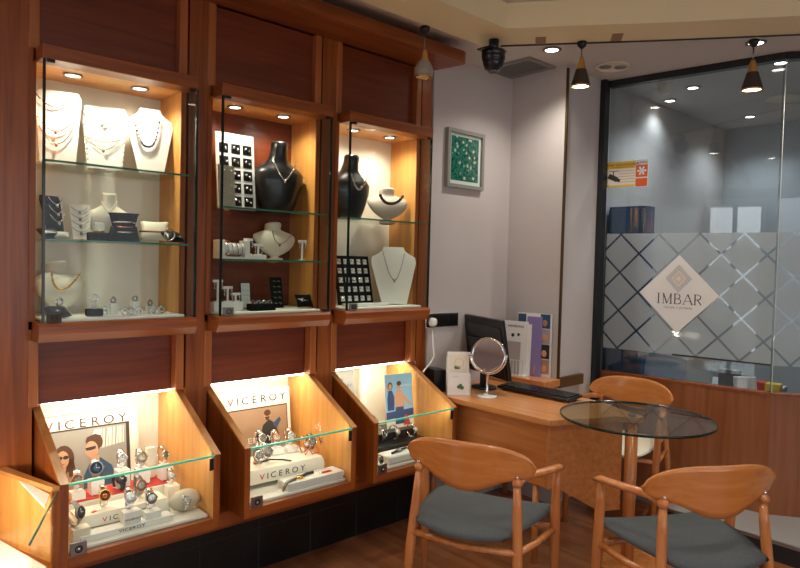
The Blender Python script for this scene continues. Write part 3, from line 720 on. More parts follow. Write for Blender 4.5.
# --- cabinet 1, top shelf
z = 1.84
xs = [(58, .165, .31, False), (105, .175, .275, False), (151, .185, .295, True)]
nl = ['white necklace board at the left of the top shelf', 'white necklace board in the middle of the top shelf', 'white bust-shaped board at the right of the top shelf']
for k, (px, w_, h, nk) in enumerate(xs):
    p = sp(0, px, z, 2.80 if k < 2 else 2.77); easel(p, -.25, w_, h, nl[k], neck=nk)
    def up_(f, dx=0, pp=p, hh=h): # point on tilted board
        hgt = hh*f; return Vector((pp.x+dx, pp.y+hgt*math.sin(.22)-.004, pp.z+hgt*math.cos(.22)))
    if k == 0:
        chainV(up_(.93), -.25, .13, .05, 'fine gold charm necklace, highest on the left white board', 'rose', .0018, False, .0038)
        chainV(up_(.62), -.25, .13, .055, 'fine rose pendant necklace in the middle of the left white board', 'rose', .0019)
        chainV(up_(.5), -.25, .12, .07, 'fine rose pendant necklace, lowest on the left white board', 'rose', .0019)
    if k == 1:
        chainV(up_(.88), -.25, .15, .045, 'silver loop pendant necklace, highest on the middle white board', 'steel', .0019)
        chainV(up_(.5), -.25, .14, .018, 'short golden bar necklace across the middle white board', 'gold', .0016, False, .003)
        chainV(up_(.55), -.25, .14, .065, 'silver round pendant necklace, lowest on the middle white board', 'steel', .0019)
        for sx in (-1, 1):
            d = thing('chain_clip_row', 'row of small silver hooks along the %s edge of the middle white board' % ('left' if sx < 0 else 'right'), 'clips', up_(0, 0)); b = MB(Matrix.Rotation(-.25, 4, 'Z') @ Matrix.Rotation(-.22, 4, 'X')).m('steel')
            for q in range(9): b.ball((sx*(.064+.014*q/8), -.004, .02+.021*q), .003, 6)
            b.build('hooks', d)
    if k == 2: chainV(up_(.90), -.25, .105, .145, 'grey and silver bead necklace on the bust-shaped white board', mat('grey_pearl', (84, 84, 92), .25, .5), .0012, False, .006, vshape=1.2)
# --- cabinet 1, middle shelf
z = 1.55
p = sp(0, 58, z, 2.78); easel(p, .35, .085, .18, 'tall black chain board on the middle shelf', 'velvet', False, .3)
for q in range(3): chainV((p.x, p.y+.008+.042*(1-q/3), p.z+.165-.035*q), .35, .06, .03, 'fine silver chain on the tall black board, %s' % ('top', 'middle', 'bottom')[q], 'silver', .0016, tilt=.3, group=None)
cushion(sp(0, 49, z, 2.70), .3, .075, 'black satin cushion at the left end of the middle shelf', 'blacksat')
cushion(sp(0, 62, z, 2.69), -.2, .055, 'small grey cushion in front of the black chain board', 'pgrey')
p = sp(0, 82, z, 2.80); easel(p, -.1, .08, .15, 'white chain board left of the small cream bust', 'whiteboard', False, .25)
for q in range(4): chainV((p.x, p.y+.036-.007*q, p.z+.135-.028*q), -.1, .065, .018, 'fine silver chain on the small white board, %s of four' % ('top', 'second', 'third', 'lowest')[q], 'steel', .0015, tilt=.25)
bust(sp(0, 109, z, 2.83), -.2, .20, 'small cream necklace bust on the middle shelf', 'bust', 'cream')
chainV(sp(0, 109, z+.165, 2.792), -.2, .06, .04, 'pearl choker on the small cream bust', 'bust', .0015, False, .0035, tilt=.1, yoff=-.002)
def ring_roll(loc, rz, label, wbr='silver'):
    d = thing('bracelet_stand', label, 'bracelet stand', loc, rz); d.scale = (1.25, 1.1, 1.25)
    b = MB().m('velvet'); b.prism([(-.045, 0), (.045, 0), (.034, .05), (-.034, .05)], 'Y', -.03, .03); b.build('base', d)
    b = MB().m('velvet', True); b.lathe([(.036, .05), (.044, .085), (.05, .092)], n=18, sy=.6, cap=True); b.build('flared_top', d)
    for k, mm in enumerate((wbr, 'rose', 'silver')):
        MB().m(mm).torus((0, 0, .03+.016*k), .041, .003, (0, 0, 1), 28, 6, sy=.8).build('bangle', d)
    return d
d = thing('bracelet_block', 'low black block with a clear top holding a gold bangle', 'bracelet stand', sp(0, 99, z, 2.70), -.1)
MB().m('velvet').box((-.04, -.025, 0), (.04, .025, .032), .005).build('block', d); MB().m('gold').torus((0, 0, .036), .03, .003, (0, 0, 1), 24, 6, .6).build('bangle', d); MB().m('glassblock').box((-.018, -.012, .04), (.018, .012, .07), .002).build('clear_cube', d)
ring_roll(sp(0, 124, z, 2.72), -.1, 'black flared stand with three bangles on the middle shelf')
cushion(sp(0, 155, z, 2.74), -.3, .115, 'cream pillow carrying a gold watch bracelet', 'bust', tilt=1.15)
p = sp(0, 152, z+.045, 2.688); d = thing('bracelet', 'gold link bracelet round the cream pillow', 'bracelet', p, -.3); b = MB().m('rose')
for k in range(11): b.ball((-.045+.009*k, -.004*math.sin(k/10*PI), 0), .005, 8)
b.build('links', d)
cushion(sp(0, 173, z, 2.685), .2, .09, 'grey black satin pillow at the right end of the middle shelf', 'blacksat', tilt=.6)
d = thing('bracelet', 'silver bangle on the dark pillow at the right', 'bracelet', sp(0, 170, z+.008, 2.642), .2); MB().m('silver').torus((0, 0, .026), .024, .003, (0, 1, .1)).build('band', d)
# --- cabinet 1, floor
z = 1.252
bust(sp(0, 65, z, 2.80), .30, .235, 'large cream bust at the bottom left with a gold fringe necklace', 'bust', 'round').scale = (.78, 1, 1)
p = sp(0, 66, z+.175, 2.745); chainV(p, .30, .12, .075, 'gold fringe necklace on the large cream bust', 'gold', .002, False, .0055, tilt=-.42, vshape=.9)
cushion(sp(0, 58, z, 2.675), .2, .085, 'black cushion with silver ring in front of the large cream bust', 'blacksat')
fingerring(sp(0, 60, z+.045, 2.665), .5, 'silver ring on the black cushion at the bottom left', 'silver', .014)
d = thing('ring_stand', 'black ring block with upright silver ring, tallest on the bottom felt', 'ring stand', sp(0, 95, z, 2.71), -.1)
MB().m('velvet').box((-.03, -.022, 0), (.03, .022, .028), .004).build('block', d); MB().m('glassblock').cyl((0, 0, .028), (0, 0, .058), .01, .006).build('cone', d); MB().m('silver').torus((0, 0, .07), .014, .004, (0, 1, 0)).build('ring', d)
rl = [(106, 2.73, 0, 'beside the black ring block'), (126, 2.68, 0, 'first in the front row'), (132, 2.675, 0, 'second in the front row'), (140, 2.68, 0, 'third in the front row'), (155, 2.69, 0, 'left of the two by the felt end'), (163, 2.695, 0, 'last at the right end of the felt')]
for k, (px, y, hh, t) in enumerate(rl): fingerring(sp(0, px, z, y), .3*((k % 3)-1), 'silver ring on the bottom felt, '+t, 'silver', .0135)
for px, h, t in ((114, .045, 'shorter clear block with a silver ring on top'), (136, .05, 'taller clear block with a silver ring on top'), (151, .03, 'low clear block with a silver ring at the right')):
    q = sp(0, px, z, 2.76); ring_stand(q, h, t, 'glassblock', .03); fingerring((q.x, q.y, q.z+h), .2, 'silver ring standing on the '+t.split(' with')[0].replace('shorter', 'short').replace('taller', 'tall'), 'steel', .010)

# --- cabinet 2
z = 1.722
p = sp(1, 237.5, z, 2.81); grid_board(p, .0, .20, .365, 3, 5, 'tall grey earring board with black squares', 'card', 'velvet', tilt=.1, head=.035)
d = thing('earring_card_rack', 'narrow beige card in front of the tall grey earring board', 'earring board', sp(1, 228, z, 2.70), .1)
b = MB(Matrix.Rotation(-.08, 4, 'X')).m(mat('beige_card', (176, 166, 146), .7)).box((-.045, 0, 0), (.04, .004, .19)); b.build('card', d)
b = MB(Matrix.Rotation(-.08, 4, 'X')).m('silver')
for k in range(5):
    for a in (-.02, .02): b.ball((a, -.003, .03+.034*k), .0035, 6)
b.build('studs', d)
p = sp(1, 278, z, 2.82); bust(p, -.15, .35, 'black necklace bust in the middle cabinet', 'blacksat', 'black')
chainV((p.x-.01, p.y-.072, p.z+.245), -.15, .125, .09, 'silver V-shaped necklace on the black bust of the middle cabinet', 'silver', .0024, True, .0038, tilt=-.0, vshape=.2)
z = 1.49
d = thing('bracelet_roll', 'white roll display with a row of silver bangles', 'bracelet stand', sp(1, 234, z, 2.73), 0)
b = MB().m('acryl').box((-.085, -.03, 0), (-.055, .03, .085), .002); b.box((.045, -.03, 0), (.07, .03, .085), .002); b.box((-.055, -.03, 0), (.045, .03, .01)); b.build('end_block', d)
MB().m('whiteboard').cyl((-.055, 0, .045), (.045, 0, .045), .026).build('roll', d)
for k in range(4): MB().m('silver').torus((-.04+.024*k, 0, .045), .031, .0025, (1, 0, .15)).build('bangle', d)
d = thing('stand_plinth', 'low white plinth under two T-shaped earring stands', 'plinth', sp(1, 256, z, 2.73)); MB().m('acryl').box((-.045, -.02, 0), (.05, .02, .022), .001).build('block', d)
tstand(sp(1, 249, z+.022, 2.73), 0, .075, 'taller T earring stand on the middle shelf plinth'); tstand(sp(1, 259, z+.022, 2.73), 0, .052, 'shorter T earring stand on the middle shelf plinth')
p = sp(1, 278, z, 2.82); bust(p, -.05, .205, 'cream bust with round shoulders in the middle cabinet', 'bust', 'round')
chainV((p.x, p.y-.048, p.z+.145), -.05, .12, .07, 'silver pendant necklace on the cream bust of the middle cabinet', 'steel', .0019, True, 0, tilt=-.42)
tstand(sp(1, 303, z, 2.72), 0, .10, 'single tall T earring stand right of the cream bust')
for k in range(3):
    d = MB().m('orange').box((-.03, -.02, 0), (.03, .02, .028), .002).build('gift_box', None, sp(1, 222, z+.03*k, 2.85)); tag(d, 'small orange box in the stack at the left, %s' % ('lowest', 'middle', 'top')[k], 'box', 'orange boxes')
z = 1.252
d = thing('stand_plinth', 'low white plinth at the bottom left of the middle cabinet', 'plinth', sp(1, 231, z, 2.72)); MB().m('acryl').box((-.085, -.02, 0), (.06, .02, .042), .001).build('block', d)
for px, h, t in ((219, .11, 'tallest'), (229, .08, 'middle-sized'), (237, .05, 'shortest')): tstand(sp(1, px, z+.042, 2.72), 0, h-.01, t+' T earring stand on the bottom plinth')
grid_board(sp(1, 248, z, 2.76), -.1, .055, .13, 2, 5, 'small dark-framed earring card holder', 'card', 'card', frame='black', tilt=.15, name='earring_card_holder')
d = thing('ring_tray', 'black ring tray with silver rings on the bottom felt', 'ring tray', sp(1, 263, z, 2.68)); MB().m('velvet').box((-.065, -.025, 0), (.065, .025, .032), .004).build('tray', d)
for k in range(4): MB().m('silver').torus((-.045+.03*k, 0, .036), .010, .0028, (0, 1, 0)).build('ring', d)
grid_board(sp(1, 280, z, 2.77), -.05, .065, .155, 2, 5, 'narrow black stand with pearl studs', 'velvet', 'velvet', tilt=.2, name='stud_stand')
cushion(sp(1, 306, z, 2.71), -.1, .09, 'small black cushion with a watch bracelet at the bottom right', 'velvet', tilt=1.0)
d = thing('bracelet', 'thin silver bracelet with round face on the small black cushion', 'bracelet', sp(1, 305, z+.045, 2.668)); b = MB().m('silver'); b.tube([(-.03, .004, .006), (0, -.006, 0), (.035, .004, -.006)], .0025, 6); b.ball((-.008, -.006, .002), .009, 12, 1, 1, .4); b.build('chain', d)
# --- cabinet 3
z = 1.718
p = sp(2, 350, z, 2.80); bust(p, 0.05, .345, 'black necklace bust at the left of the right-hand cabinet', 'blacksat', 'black')
chainV((p.x+.0, p.y-.070, p.z+.24), .05, .12, .085, 'silver diamond-style necklace on the black bust of the right-hand cabinet', 'silver', .002, False, .0048, tilt=0, vshape=.5)
p = sp(2, 389, z, 2.78); bust(p, -.45, .215, 'small beige bust wearing a black bead necklace', mat('beige_velvet', (190, 176, 160), .7), 'round')
chainV((p.x-.02, p.y-.043, p.z+.155), -.45, .14, .055, 'black and silver bib necklace on the small beige bust', 'blacksat', .002, False, .010, tilt=-.42, vshape=1.0)
z = 1.252
grid_board(sp(2, 359, z, 2.79), -.0, .245, .275, 5, 5, 'black tray board with rows of white earring cards', 'velvet', 'card', tilt=.22, gap=.45, name='earring_board')
d = MB().m('acryl').box((-.15, -.03, 0), (.13, .02, .016), .002).build('low_platform', None, sp(2, 369, z, 2.70)); tag(d, 'long low white platform in front of the black earring board', 'platform')
p = sp(2, 397, z, 2.70); easel(p, -.5, .26, .33, 'white bust-shaped board in the right-hand cabinet', neck=True, tilt=.18)
chainV((p.x+.022, p.y+.042, p.z+.305), -.5, .13, .17, 'silver link necklace with pendant on the white board of the right-hand cabinet', 'steel', .0016, True, .0042, tilt=.18, vshape=.5)

# ------------------------------------------------------------ watches
def make_watch(label, dialm, strapm, casem, loc, rz, h=.085, big=1.0, lean=-.25, stand=True):
    d = thing('wrist_watch', label, 'watch', loc, rz)
    R = Matrix.Translation((0, 0, h*.52)) @ Matrix.Rotation(lean, 4, 'X')
    b = MB(R).m(strapm)   # loop of the strap, flat band
    n = 22; A_ = []
    for k in range(n):
        a = 2*PI*k/n; yy = .0 + .026*(1-math.cos(a)); zz = h*.45*math.sin(a)
        wd = (.008 + .004*math.cos(a/1))*big
        A_.append([b.v((-wd, yy, zz)), b.v((wd, yy, zz)), b.v((wd, yy+.003*math.cos(a+PI), zz*.95)), b.v((-wd, yy+.003*math.cos(a+PI), zz*.95))])
    for k in range(n):
        P, Q = A_[k], A_[(k+1) % n]
        for j in range(4): b.f([P[j], P[(j+1) % 4], Q[(j+1) % 4], Q[j]], True)
    b.build('strap', d)
    cR = R @ Matrix.Rotation(PI/2, 4, 'X')
    r = .020*big
    cs = MB(cR).m(casem).lathe([(r*.9, -.003), (r, 0), (r, .005), (r*.86, .008), (r*.84, .006)], n=24, cap=False); cs.m(casem).cyl((r, 0, .002), (r*1.18, 0, .002), .0025, n=8); cs.build('watch_case', d)
    b = MB(cR).m(dialm).lathe([(r*.86, .0055), (.0005, .006)], n=24, cap=True)
    b.m('ink' if dialm in ('paper', 'rose', 'silver', 'pgrey', 'palew') else 'paper')
    b.box((-.0008, 0, .0065), (.0008, r*.6, .007)); b.box((0, -.0008, .0065), (r*.45, .0008, .007)); b.build('dial', d)
    if stand:
        MB().m('acryl').box((-.006, .012, 0), (.006, .040, .003)).build('cuff_stand', d)
    return d
def block(loc, sx, sy, h, label, mt='acryl', name='display_block', rz=0, word=None):
    d = thing(name, label, 'display block', loc, rz)
    MB().m(mt).box((-sx/2, -sy/2, 0), (sx/2, sy/2, h), .0015).build('block', d)
    if word: b = MB(); flat_text(b, word, .009, 0, -sy/2-.0008, h*.35, 'ink', 1.5); b.build('lettering', d)
    return d
def plinth_box(loc, rz, w_, dep, h, label, top, word, ws):
    d = thing('display_platform', label, 'display platform', loc, rz)
    b = MB().m('cream').prism([(-w_/2, 0), (-w_/2+.04, 0), (-w_/2+.045, h*.3), (w_/2-.045, h*.3), (w_/2-.04, 0), (w_/2, 0), (w_/2, h*.7), (w_/2-.008, h*.95), (w_/2-.02, h), (-w_/2+.02, h), (-w_/2, h*.9)], 'Y', -dep/2, dep/2); b.build('body', d)
    MB().m(top).box((-w_/2+.012, -dep/2+.002, h+.0005), (w_/2-.012, dep/2, h+.004)).build('top_sheet', d)
    b = MB(); L = len(word)
    viceroy(b, 0, -dep/2-.001, h*.48, ws, 0); b.build('lettering', d)
    return d
def viceroy(b, cx_, y, z, size, rx, wide=1.45, rest='brownink'):
    # red V then the other letters, spaced wide
    adv = size*wide*.72; n = 7
    wd = {'I': .45, 'V': 1, 'C': 1, 'E': .9, 'R': .95, 'O': 1.1, 'Y': 1}
    tot = sum(wd[c_] for c_ in 'VICEROY')*adv; x = cx_-tot/2
    for k, ch in enumerate('VICEROY'):
        x += wd[ch]*adv/2
        b.m('red' if k == 0 else rest).text(ch, size, b_off(x, y, z, rx), wide*.78, .0006)
        x += wd[ch]*adv/2
def b_off(x, y, z, rx): return Matrix.Translation((x, y, z)) @ Matrix.Rotation(PI/2+rx, 4, 'X')
def sit(i, px, py, z): p = PZ(px, py, z); return Vector((p.x, p.y, z+.001))

def blob(b, cx_, cz_, rx, rz_, m, y, n=18, rot=0):
    b.m(m); b.poly([(cx_+rx*math.cos(2*PI*k/n)*math.cos(rot)-rz_*math.sin(2*PI*k/n)*math.sin(rot), y, cz_+rx*math.cos(2*PI*k/n)*math.sin(rot)+rz_*math.sin(2*PI*k/n)*math.cos(rot)) for k in range(n)])
def pol(b, pts, m, y): b.m(m); b.poly([(p[0], y, p[1]) for p in pts])

FZ = .464
# case 1 poster: couple in sunglasses
d = thing('poster_stand', 'cream framed poster of a couple in sunglasses, red V lettering above', 'poster', (.885, YB-.075, FZ-.0), 0)
RX = Matrix.Rotation(-.12, 4, 'X')
b = MB(RX).m('cream').box((-.205, 0, 0), (.205, .018, .37), .004); b.build('frame', d)
b = MB(RX); b.m('red').box((-.203, -.0006, .364), (.203, .001, .367)); viceroy(b, -.01, -.0008, .307, .052, 0); b.build('lettering', d)
b = MB(RX); y = -.001
b.m('brownink').box((-.19, -.0008, .04), (.165, .001, .305)); b.m('pgrey').box((-.186, y-.0004, .044), (.150, y, .298))
y -= .001
pol(b, [(-.02, .2), (.14, .22), (.14, .29), (.02, .29)], 'palew', y)
for k in range(8): pol(b, [(.03+.014*k, .19), (.033+.014*k, .19), (.036+.014*k+.004*(k % 3), .29), (.034+.014*k, .29)], 'pgrey', y-.0003)
pol(b, [(-.165, .05), (-.02, .05), (-.04, .12), (-.085, .155), (-.125, .15), (-.16, .11)], 'pbrown', y-.0006)   # woman's jacket
blob(b, -.105, .185, .042, .058, 'hair', y-.0009); pol(b, [(-.147, .18), (-.15, .11), (-.12, .12), (-.12, .18)], 'hair', y-.0009); pol(b, [(-.066, .18), (-.055, .11), (-.085, .11), (-.09, .18)], 'hair', y-.0009)
blob(b, -.108, .185, .024, .036, 'skin', y-.0012); pol(b, [(-.12, .155), (-.095, .155), (-.098, .13), (-.118, .13)], 'skin', y-.0011)
blob(b, -.119, .193, .011, .008, 'ink', y-.0015); blob(b, -.096, .193, .011, .008, 'ink', y-.0015); pol(b, [(-.115, .168), (-.10, .168), (-.107, .163)], 'red', y-.0015)
pol(b, [(-.03, .05), (.11, .05), (.085, .13), (.04, .17), (-.005, .15), (-.03, .1)], 'slate', y-.0007)   # man's jacket
blob(b, .018, .235, .034, .034, 'hair', y-.0009); blob(b, .006, .208, .026, .036, 'skin', y-.0012, rot=.15); pol(b, [(-.002, .18), (.035, .18), (.035, .15), (.0, .15)], 'skin', y-.0011); pol(b, [(-.02, .243), (.04, .243), (.045, .262), (.02, .272), (-.012, .262)], 'hair', y-.0014)
pol(b, [(-.02, .218), (.022, .222), (.022, .21), (.004, .206), (-.016, .207)], 'ink', y-.0016)
b.build('picture', d)
# platforms in case 1
d = thing('display_tray', 'red-topped tray raised at the back of the first case', 'display tray', (.93, 2.70, FZ), 0)
MB().m('cream').box((-.20, -.06, 0), (.21, .07, .075), .003).build('body', d); MB().m('red').box((-.195, -.055, .0755), (.205, .065, .079)).build('red_top', d)
plinth_box((.90, 2.565, FZ), 0, .36, .10, .06, 'cream lettered platform in the middle of the first case', 'maplepale' if 0 else 'palew', 'VICEROY', .026)
d = thing('display_slab', 'low white lettered slab at the front of the first case', 'display base', (.90, 2.465, FZ))
MB().m('acryl').box((-.18, -.028, 0), (.16, .032, .022), .002).build('slab', d); b = MB(); flat_text(b, 'VICEROY', .016, 0, -.029, .005, 'ink', 1.4); b.build('lettering', d)
T1 = FZ+.080; T2 = FZ+.0645; T3 = FZ+.0225
W = [ # px, Y, z, dial, strap, case, big, label
 (153, 2.46, T3, None, 0, 0, 0, 0)]
def wt(px, y, z, dial, strap, case, label, big=1.0, h=.085, rz=0, lean=-.25):
    p = PY(px, 460, y); return make_watch(label, dial, strap, case, (p.x, y, z+.001), rz, h, big, lean)
def bl(px, y, z, sx, sy, h, label, word=None, mt='acryl'):
    p = PY(px, 480, y); return block((p.x, y, z+.0005), sx, sy, h, label, mt, word=word)
# back row, on blocks on the red tray
for k, (px, y, h, dial, strap, case, t, big) in enumerate((
    (77, 2.68, .03, 'pgrey', 'silver', 'rose', 'round grey-faced watch at the left on the red tray', 1.05),
    (96, 2.70, .055, 'slate', 'steel', 'steel', 'large square-looking grey watch in front of the man on the poster', 1.35),
    (122, 2.72, .07, 'paper', 'silver', 'silver', 'silver chronograph behind the black-faced watch', 1.0),
    (142, 2.71, .06, 'palew', 'silver', 'steel', 'silver watch with cream dial high on the red tray', 1.1),
    (165, 2.70, .058, 'pgrey', 'silver', 'silver', 'slim silver watch with rectangular look near the orange side', .8))):
    bl(px, y, T1, .05, .05, h, 'white block on the red tray under the %s' % t.split(' watch')[0].replace('silver chronograph behind the black-faced', 'silver chronograph'))
    wt(px, y-.0, T1+h+.001, dial, strap, case, t, big, rz=.1*(k-2))
wt(121, 2.678, T1, 'ink', 'ink', 'black', 'black-faced watch lying on the edge of the red tray', 1.15, .075, .3, -.9)
p = PY(150, 460, 2.70); block((p.x+.02, 2.75, T1+.001), .035, .02, .13, 'small cream price card standing behind the cream-dial watch', 'palew', name='price_card')
# middle row on the lettered platform
wt(105, 2.56, T2, 'rose', 'silver', 'gold', 'watch with copper-coloured dial on the cream platform', 1.1, .09)
wt(141, 2.585, T2, 'pgrey', 'steel', 'rose', 'brown-toned watch behind the two front blocks', 1.15, .09, .1)
wt(174, 2.60, T2+.0, 'pgrey', 'silver', 'silver', 'thin silver watch on the small block by the orange side', .7, .075, -.1) if 0 else None
d = thing('strap_tag', 'small red and white price tag on the cream platform', 'price tag', (PY(96, 500, 2.545).x, 2.545, T2+.001)); b = MB(Matrix.Rotation(.5, 4, 'Z')).m('red').box((-.018, -.006, 0), (.0, .006, .002)); b.m('paper').box((0, -.006, 0), (.018, .006, .002)); b.build('tag', d)
# front row
bl(131, 2.462, T3, .062, .045, .048, 'white lettered block, taller, at the front of the first case', 'VICEROY'); wt(131, 2.462, T3+.049, 'paper', 'silver', 'silver', 'silver watch on the taller front block', 1.1)
bl(152, 2.468, T3, .06, .045, .026, 'white block, lower, at the front of the first case'); wt(152, 2.468, T3+.027, 'paper', 'silver', 'black', 'black and white chronograph on the lower front block', 1.0)
bl(80, 2.47, FZ, .06, .05, .05, 'cream block at the front left of the first case', mt='palew'); wt(80, 2.462, FZ+.052, 'ink', 'steel', 'steel', 'large dark-faced steel watch at the front left', 1.25, .10, .7)
p = PY(172, 480, 2.60); block((p.x, 2.60, FZ+.001), .05, .045, .082, 'tall cream block beside the round stone', 'palew'); make_watch('thin silver watch on the tall cream block', 'paper', 'silver', 'silver', (p.x, 2.60, FZ+.084), 0, .07, .7)
# round stone cushion with a watch
p = PY(185, 500, 2.50); d = thing('watch_cushion', 'round beige velvet cushion holding a white-faced watch', 'watch cushion', (p.x, 2.50, FZ+.001))
MB().m(mat('beige_plush', (196, 184, 164), .95, bump=.4, nscale=40)).ball((0, 0, .044), .045, 24, .97, 1.45, .8).build('pad', d)
p2 = make_watch('white-faced watch strapped round the beige cushion', 'paper', 'silver', 'silver', (p.x-.012, 2.459, FZ+.02), 0, .07, .85, -.5, False)

# case 2
x0 = BAY[1]
d = thing('poster_stand', 'cream framed poster of a seated man, red V lettering above', 'poster', (1.665, YB-.125, FZ), 0)
RX = Matrix.Rotation(-.12, 4, 'X')
MB(RX).m('cream').box((-.185, 0, 0), (.185, .016, .375), .004).build('frame', d)
b = MB(RX); viceroy(b, -.005, -.0008, .315, .052, 0); b.build('lettering', d)
b = MB(RX); b.m('brownink').box((-.165, -.0008, .03), (.165, .001, .292)); b.m('pbrown').box((-.16, -.0016, .034), (.16, -.0010, .286)); y = -.002
pol(b, [(-.16, .034), (.16, .034), (.16, .10), (-.16, .12)], 'pgrey', y)
pol(b, [(.0, .06), (.10, .05), (.115, .13), (.09, .20), (.055, .225), (.02, .20), (.0, .14)], 'ink', y-.0004)
pol(b, [(-.03, .15), (.03, .19), (.045, .17), (-.01, .12)], 'ink', y-.0005); pol(b, [(.075, .2), (.115, .23), (.125, .215), (.095, .17)], 'slate', y-.0006)
blob(b, .045, .245, .018, .024, 'skin', y-.0008); blob(b, .047, .258, .019, .016, 'hair', y-.001); pol(b, [(.03, .24), (.06, .24), (.052, .222), (.038, .222)], 'hair', y-.0011); blob(b, -.03, .135, .013, .010, 'skin', y-.001)
flat_text(b, 'VICEROY', .04, -.045, -.0035, .12, 'palew', 1.3); b.build('picture', d)
plinth_box((1.615, 2.62, FZ), -.02, .46, .19, .085, 'long cream lettered platform filling the middle case', 'palew', 'VICEROY', .038)
T2 = FZ+.0895
d = thing('white_box', 'flat white lidded box at the front of the middle case', 'box', (1.72, 2.462, FZ+.001)); MB().m('acryl').box((-.14, -.045, 0), (.16, .045, .012), .001).build('base', d); MB().m('acryl').box((-.145, -.047, .0125), (.165, .047, .034), .002).build('lid', d)
d = thing('wrist_watch', 'watch with gold case laid flat on the white box', 'watch', (1.66, 2.455, FZ+.036), .25)
b = MB().m('steel').tube([(-.12, -.01, -.026), (-.11, -.008, -.01), (-.085, 0, .004), (-.03, 0, .004)], [.004, .008, .008, .008], 8); b.build('strap', d); MB().m('gold').lathe([(.016, 0), (.018, .004), (.015, .009), (.001, .009)], n=20).build('watch_case', d); MB().m('ink').tube([(.018, 0, .004), (.05, .004, .006), (.09, .0, .004)], .007, 8).build('strap', d)
d = thing('strap_tag', 'red and white price tag on the white box', 'price tag', (1.80, 2.452, FZ+.036)); b = MB().m('red').box((-.02, -.01, 0), (.03, .008, .003)); b.m('paper').box((-.03, .0, 0), (-.02, .012, .003)); b.build('tag', d)
for k, (px, y, h, dial, strap, case, t, big) in enumerate((
    (259, 2.575, 0, 'pgrey', 'steel', 'silver', 'silver watch at the far left of the platform in the middle case', 1.15),
    (268, 2.60, 0, 'pgrey', 'silver', 'steel', 'grey-faced watch second from the left in the middle case', 1.2),
    (262, 2.69, .04, 'pgrey', 'silver', 'silver', 'silver watch raised behind the two left watches of the middle case', 1.1),
    (276, 2.69, .03, 'palew', 'silver', 'rose', 'pale rose watch behind the second watch of the middle case', 1.0),
    (291, 2.68, .025, 'paper', 'silver', 'silver', 'silver watch on a white block in the centre of the middle case', 1.1),
    (306, 2.60, 0, 'palew', 'rose', 'rose', 'rose gold watch left of the group of three in the middle case', 1.0),
    (312, 2.615, 0, 'pgrey', 'steel', 'silver', 'grey-faced watch in the middle of the group of three', 1.15),
    (322, 2.625, 0, 'palew', 'rose', 'rose', 'rose gold watch right of the group of three in the middle case', .95))):
    if h: 
        q = PY(px, 450, y); block((q.x, y, T2+.0005), .06, .045, h, 'white block carrying the '+t.replace(' raised', '').split(' behind')[0].split(' on a')[0] + (' at the back' if k < 4 else ' in the centre'))
    q = PY(px, 450, y); make_watch(t, dial, strap, case, (q.x, y, T2+h+.0015), .12*((k % 3)-1), .09, big)
d = thing('wrist_watch', 'black-strapped watch with red tag lying on the platform of the middle case', 'watch', (1.56, 2.60, T2+.001), -.3)
MB().m('red').box((-.05, -.012, 0), (-.015, .012, .008), .002).build('watch_case', d); MB().m('paper').box((-.042, -.008, .008), (-.024, .008, .0095)).build('dial', d); MB().m('ink').tube([(-.015, 0, .004), (.03, .004, .010), (.08, -.01, .008), (.12, -.03, .004)], .004, 8).build('strap', d)
# red price hangers under the group of three
q = PY(312, 455, 2.575); d = thing('red_hanger', 'red wire hanger under the group of three watches', 'hanger', (q.x, 2.572, T2+.001)); MB().m('red').tube([(-.04, 0, .0025), (-.02, .0, .03), (.0, 0, .0025), (.04, .0, .0025), (.03, .01, .03)], .0022, 6).build('wire', d)

# case 3
d = thing('poster_stand', 'pale grey NOWLEY-lettered display panel at the left back of the right-hand case'.replace('NOWLEY-', ''), 'poster', (2.20, YB-.075, FZ), .0)
MB(RX).m(mat('pale_grey_card', (150, 147, 142), .6)).box((-.10, 0, 0), (.115, .016, .41), .002).build('panel', d)
b = MB(RX).m('ink'); flat_text(b, 'NOWLEY', .026, .03, -.0008, .315, 'ink', 1.1, space=1.2); b.tube([(.03, -.001, .345), (.035, -.001, .36), (.022, -.001, .368)], .002, 6); b.build('lettering', d)
b = MB(RX); b.m('red').box((-.098, -.001, .33), (-.03, .0, .385)); b.m('skin').box((-.098, -.0015, .20), (-.034, -.001, .372)); b.build('picture', d)
block((2.375, YB-.05, FZ+.001), .06, .02, .42, 'narrow cream board behind the bright blue poster', 'cream', name='back_board')
d = thing('poster_card', 'bright blue poster of a man and woman at the sea', 'poster', (2.475, 2.665, FZ+.099), -.1)
MB(RX).m('blue').box((-.095, 0, 0), (.095, .004, .30), .0005).build('card', d)
b = MB(RX); y = -.0006
pol(b, [(-.095, 0), (.095, 0), (.095, .06), (-.095, .05)], 'palew', y); pol(b, [(-.095, .05), (.095, .06), (.095, .10), (-.095, .09)], 'navy', y-.0001)
pol(b, [(-.085, .10), (-.04, .10), (-.035, .17), (-.05, .21), (-.075, .21), (-.085, .17)], 'navy', y-.0004); blob(b, -.062, .235, .017, .022, 'hair', y-.0006); blob(b, -.062, .232, .011, .015, 'skin', y-.0008)
pol(b, [(-.085, .2), (-.078, .2), (-.083, .25), (-.09, .24)], 'skin', y-.0006)
pol(b, [(-.03, .06), (.02, .06), (.035, .13), (.03, .19), (.01, .21), (-.02, .21), (-.035, .18)], 'skin', y-.0008); pol(b, [(-.035, .02), (.03, .02), (.025, .115), (-.03, .115)], 'navy', y-.001); blob(b, .0, .235, .015, .02, 'skin', y-.001); blob(b, .0, .246, .016, .013, 'hair', y-.0012)
pol(b, [(.03, .18), (.085, .12), (.08, .11), (.025, .155)], 'skin', y-.001); pol(b, [(.02, 0.01), (.07, .01), (.055, .06), (.035, .07)], 'red', y-.001)
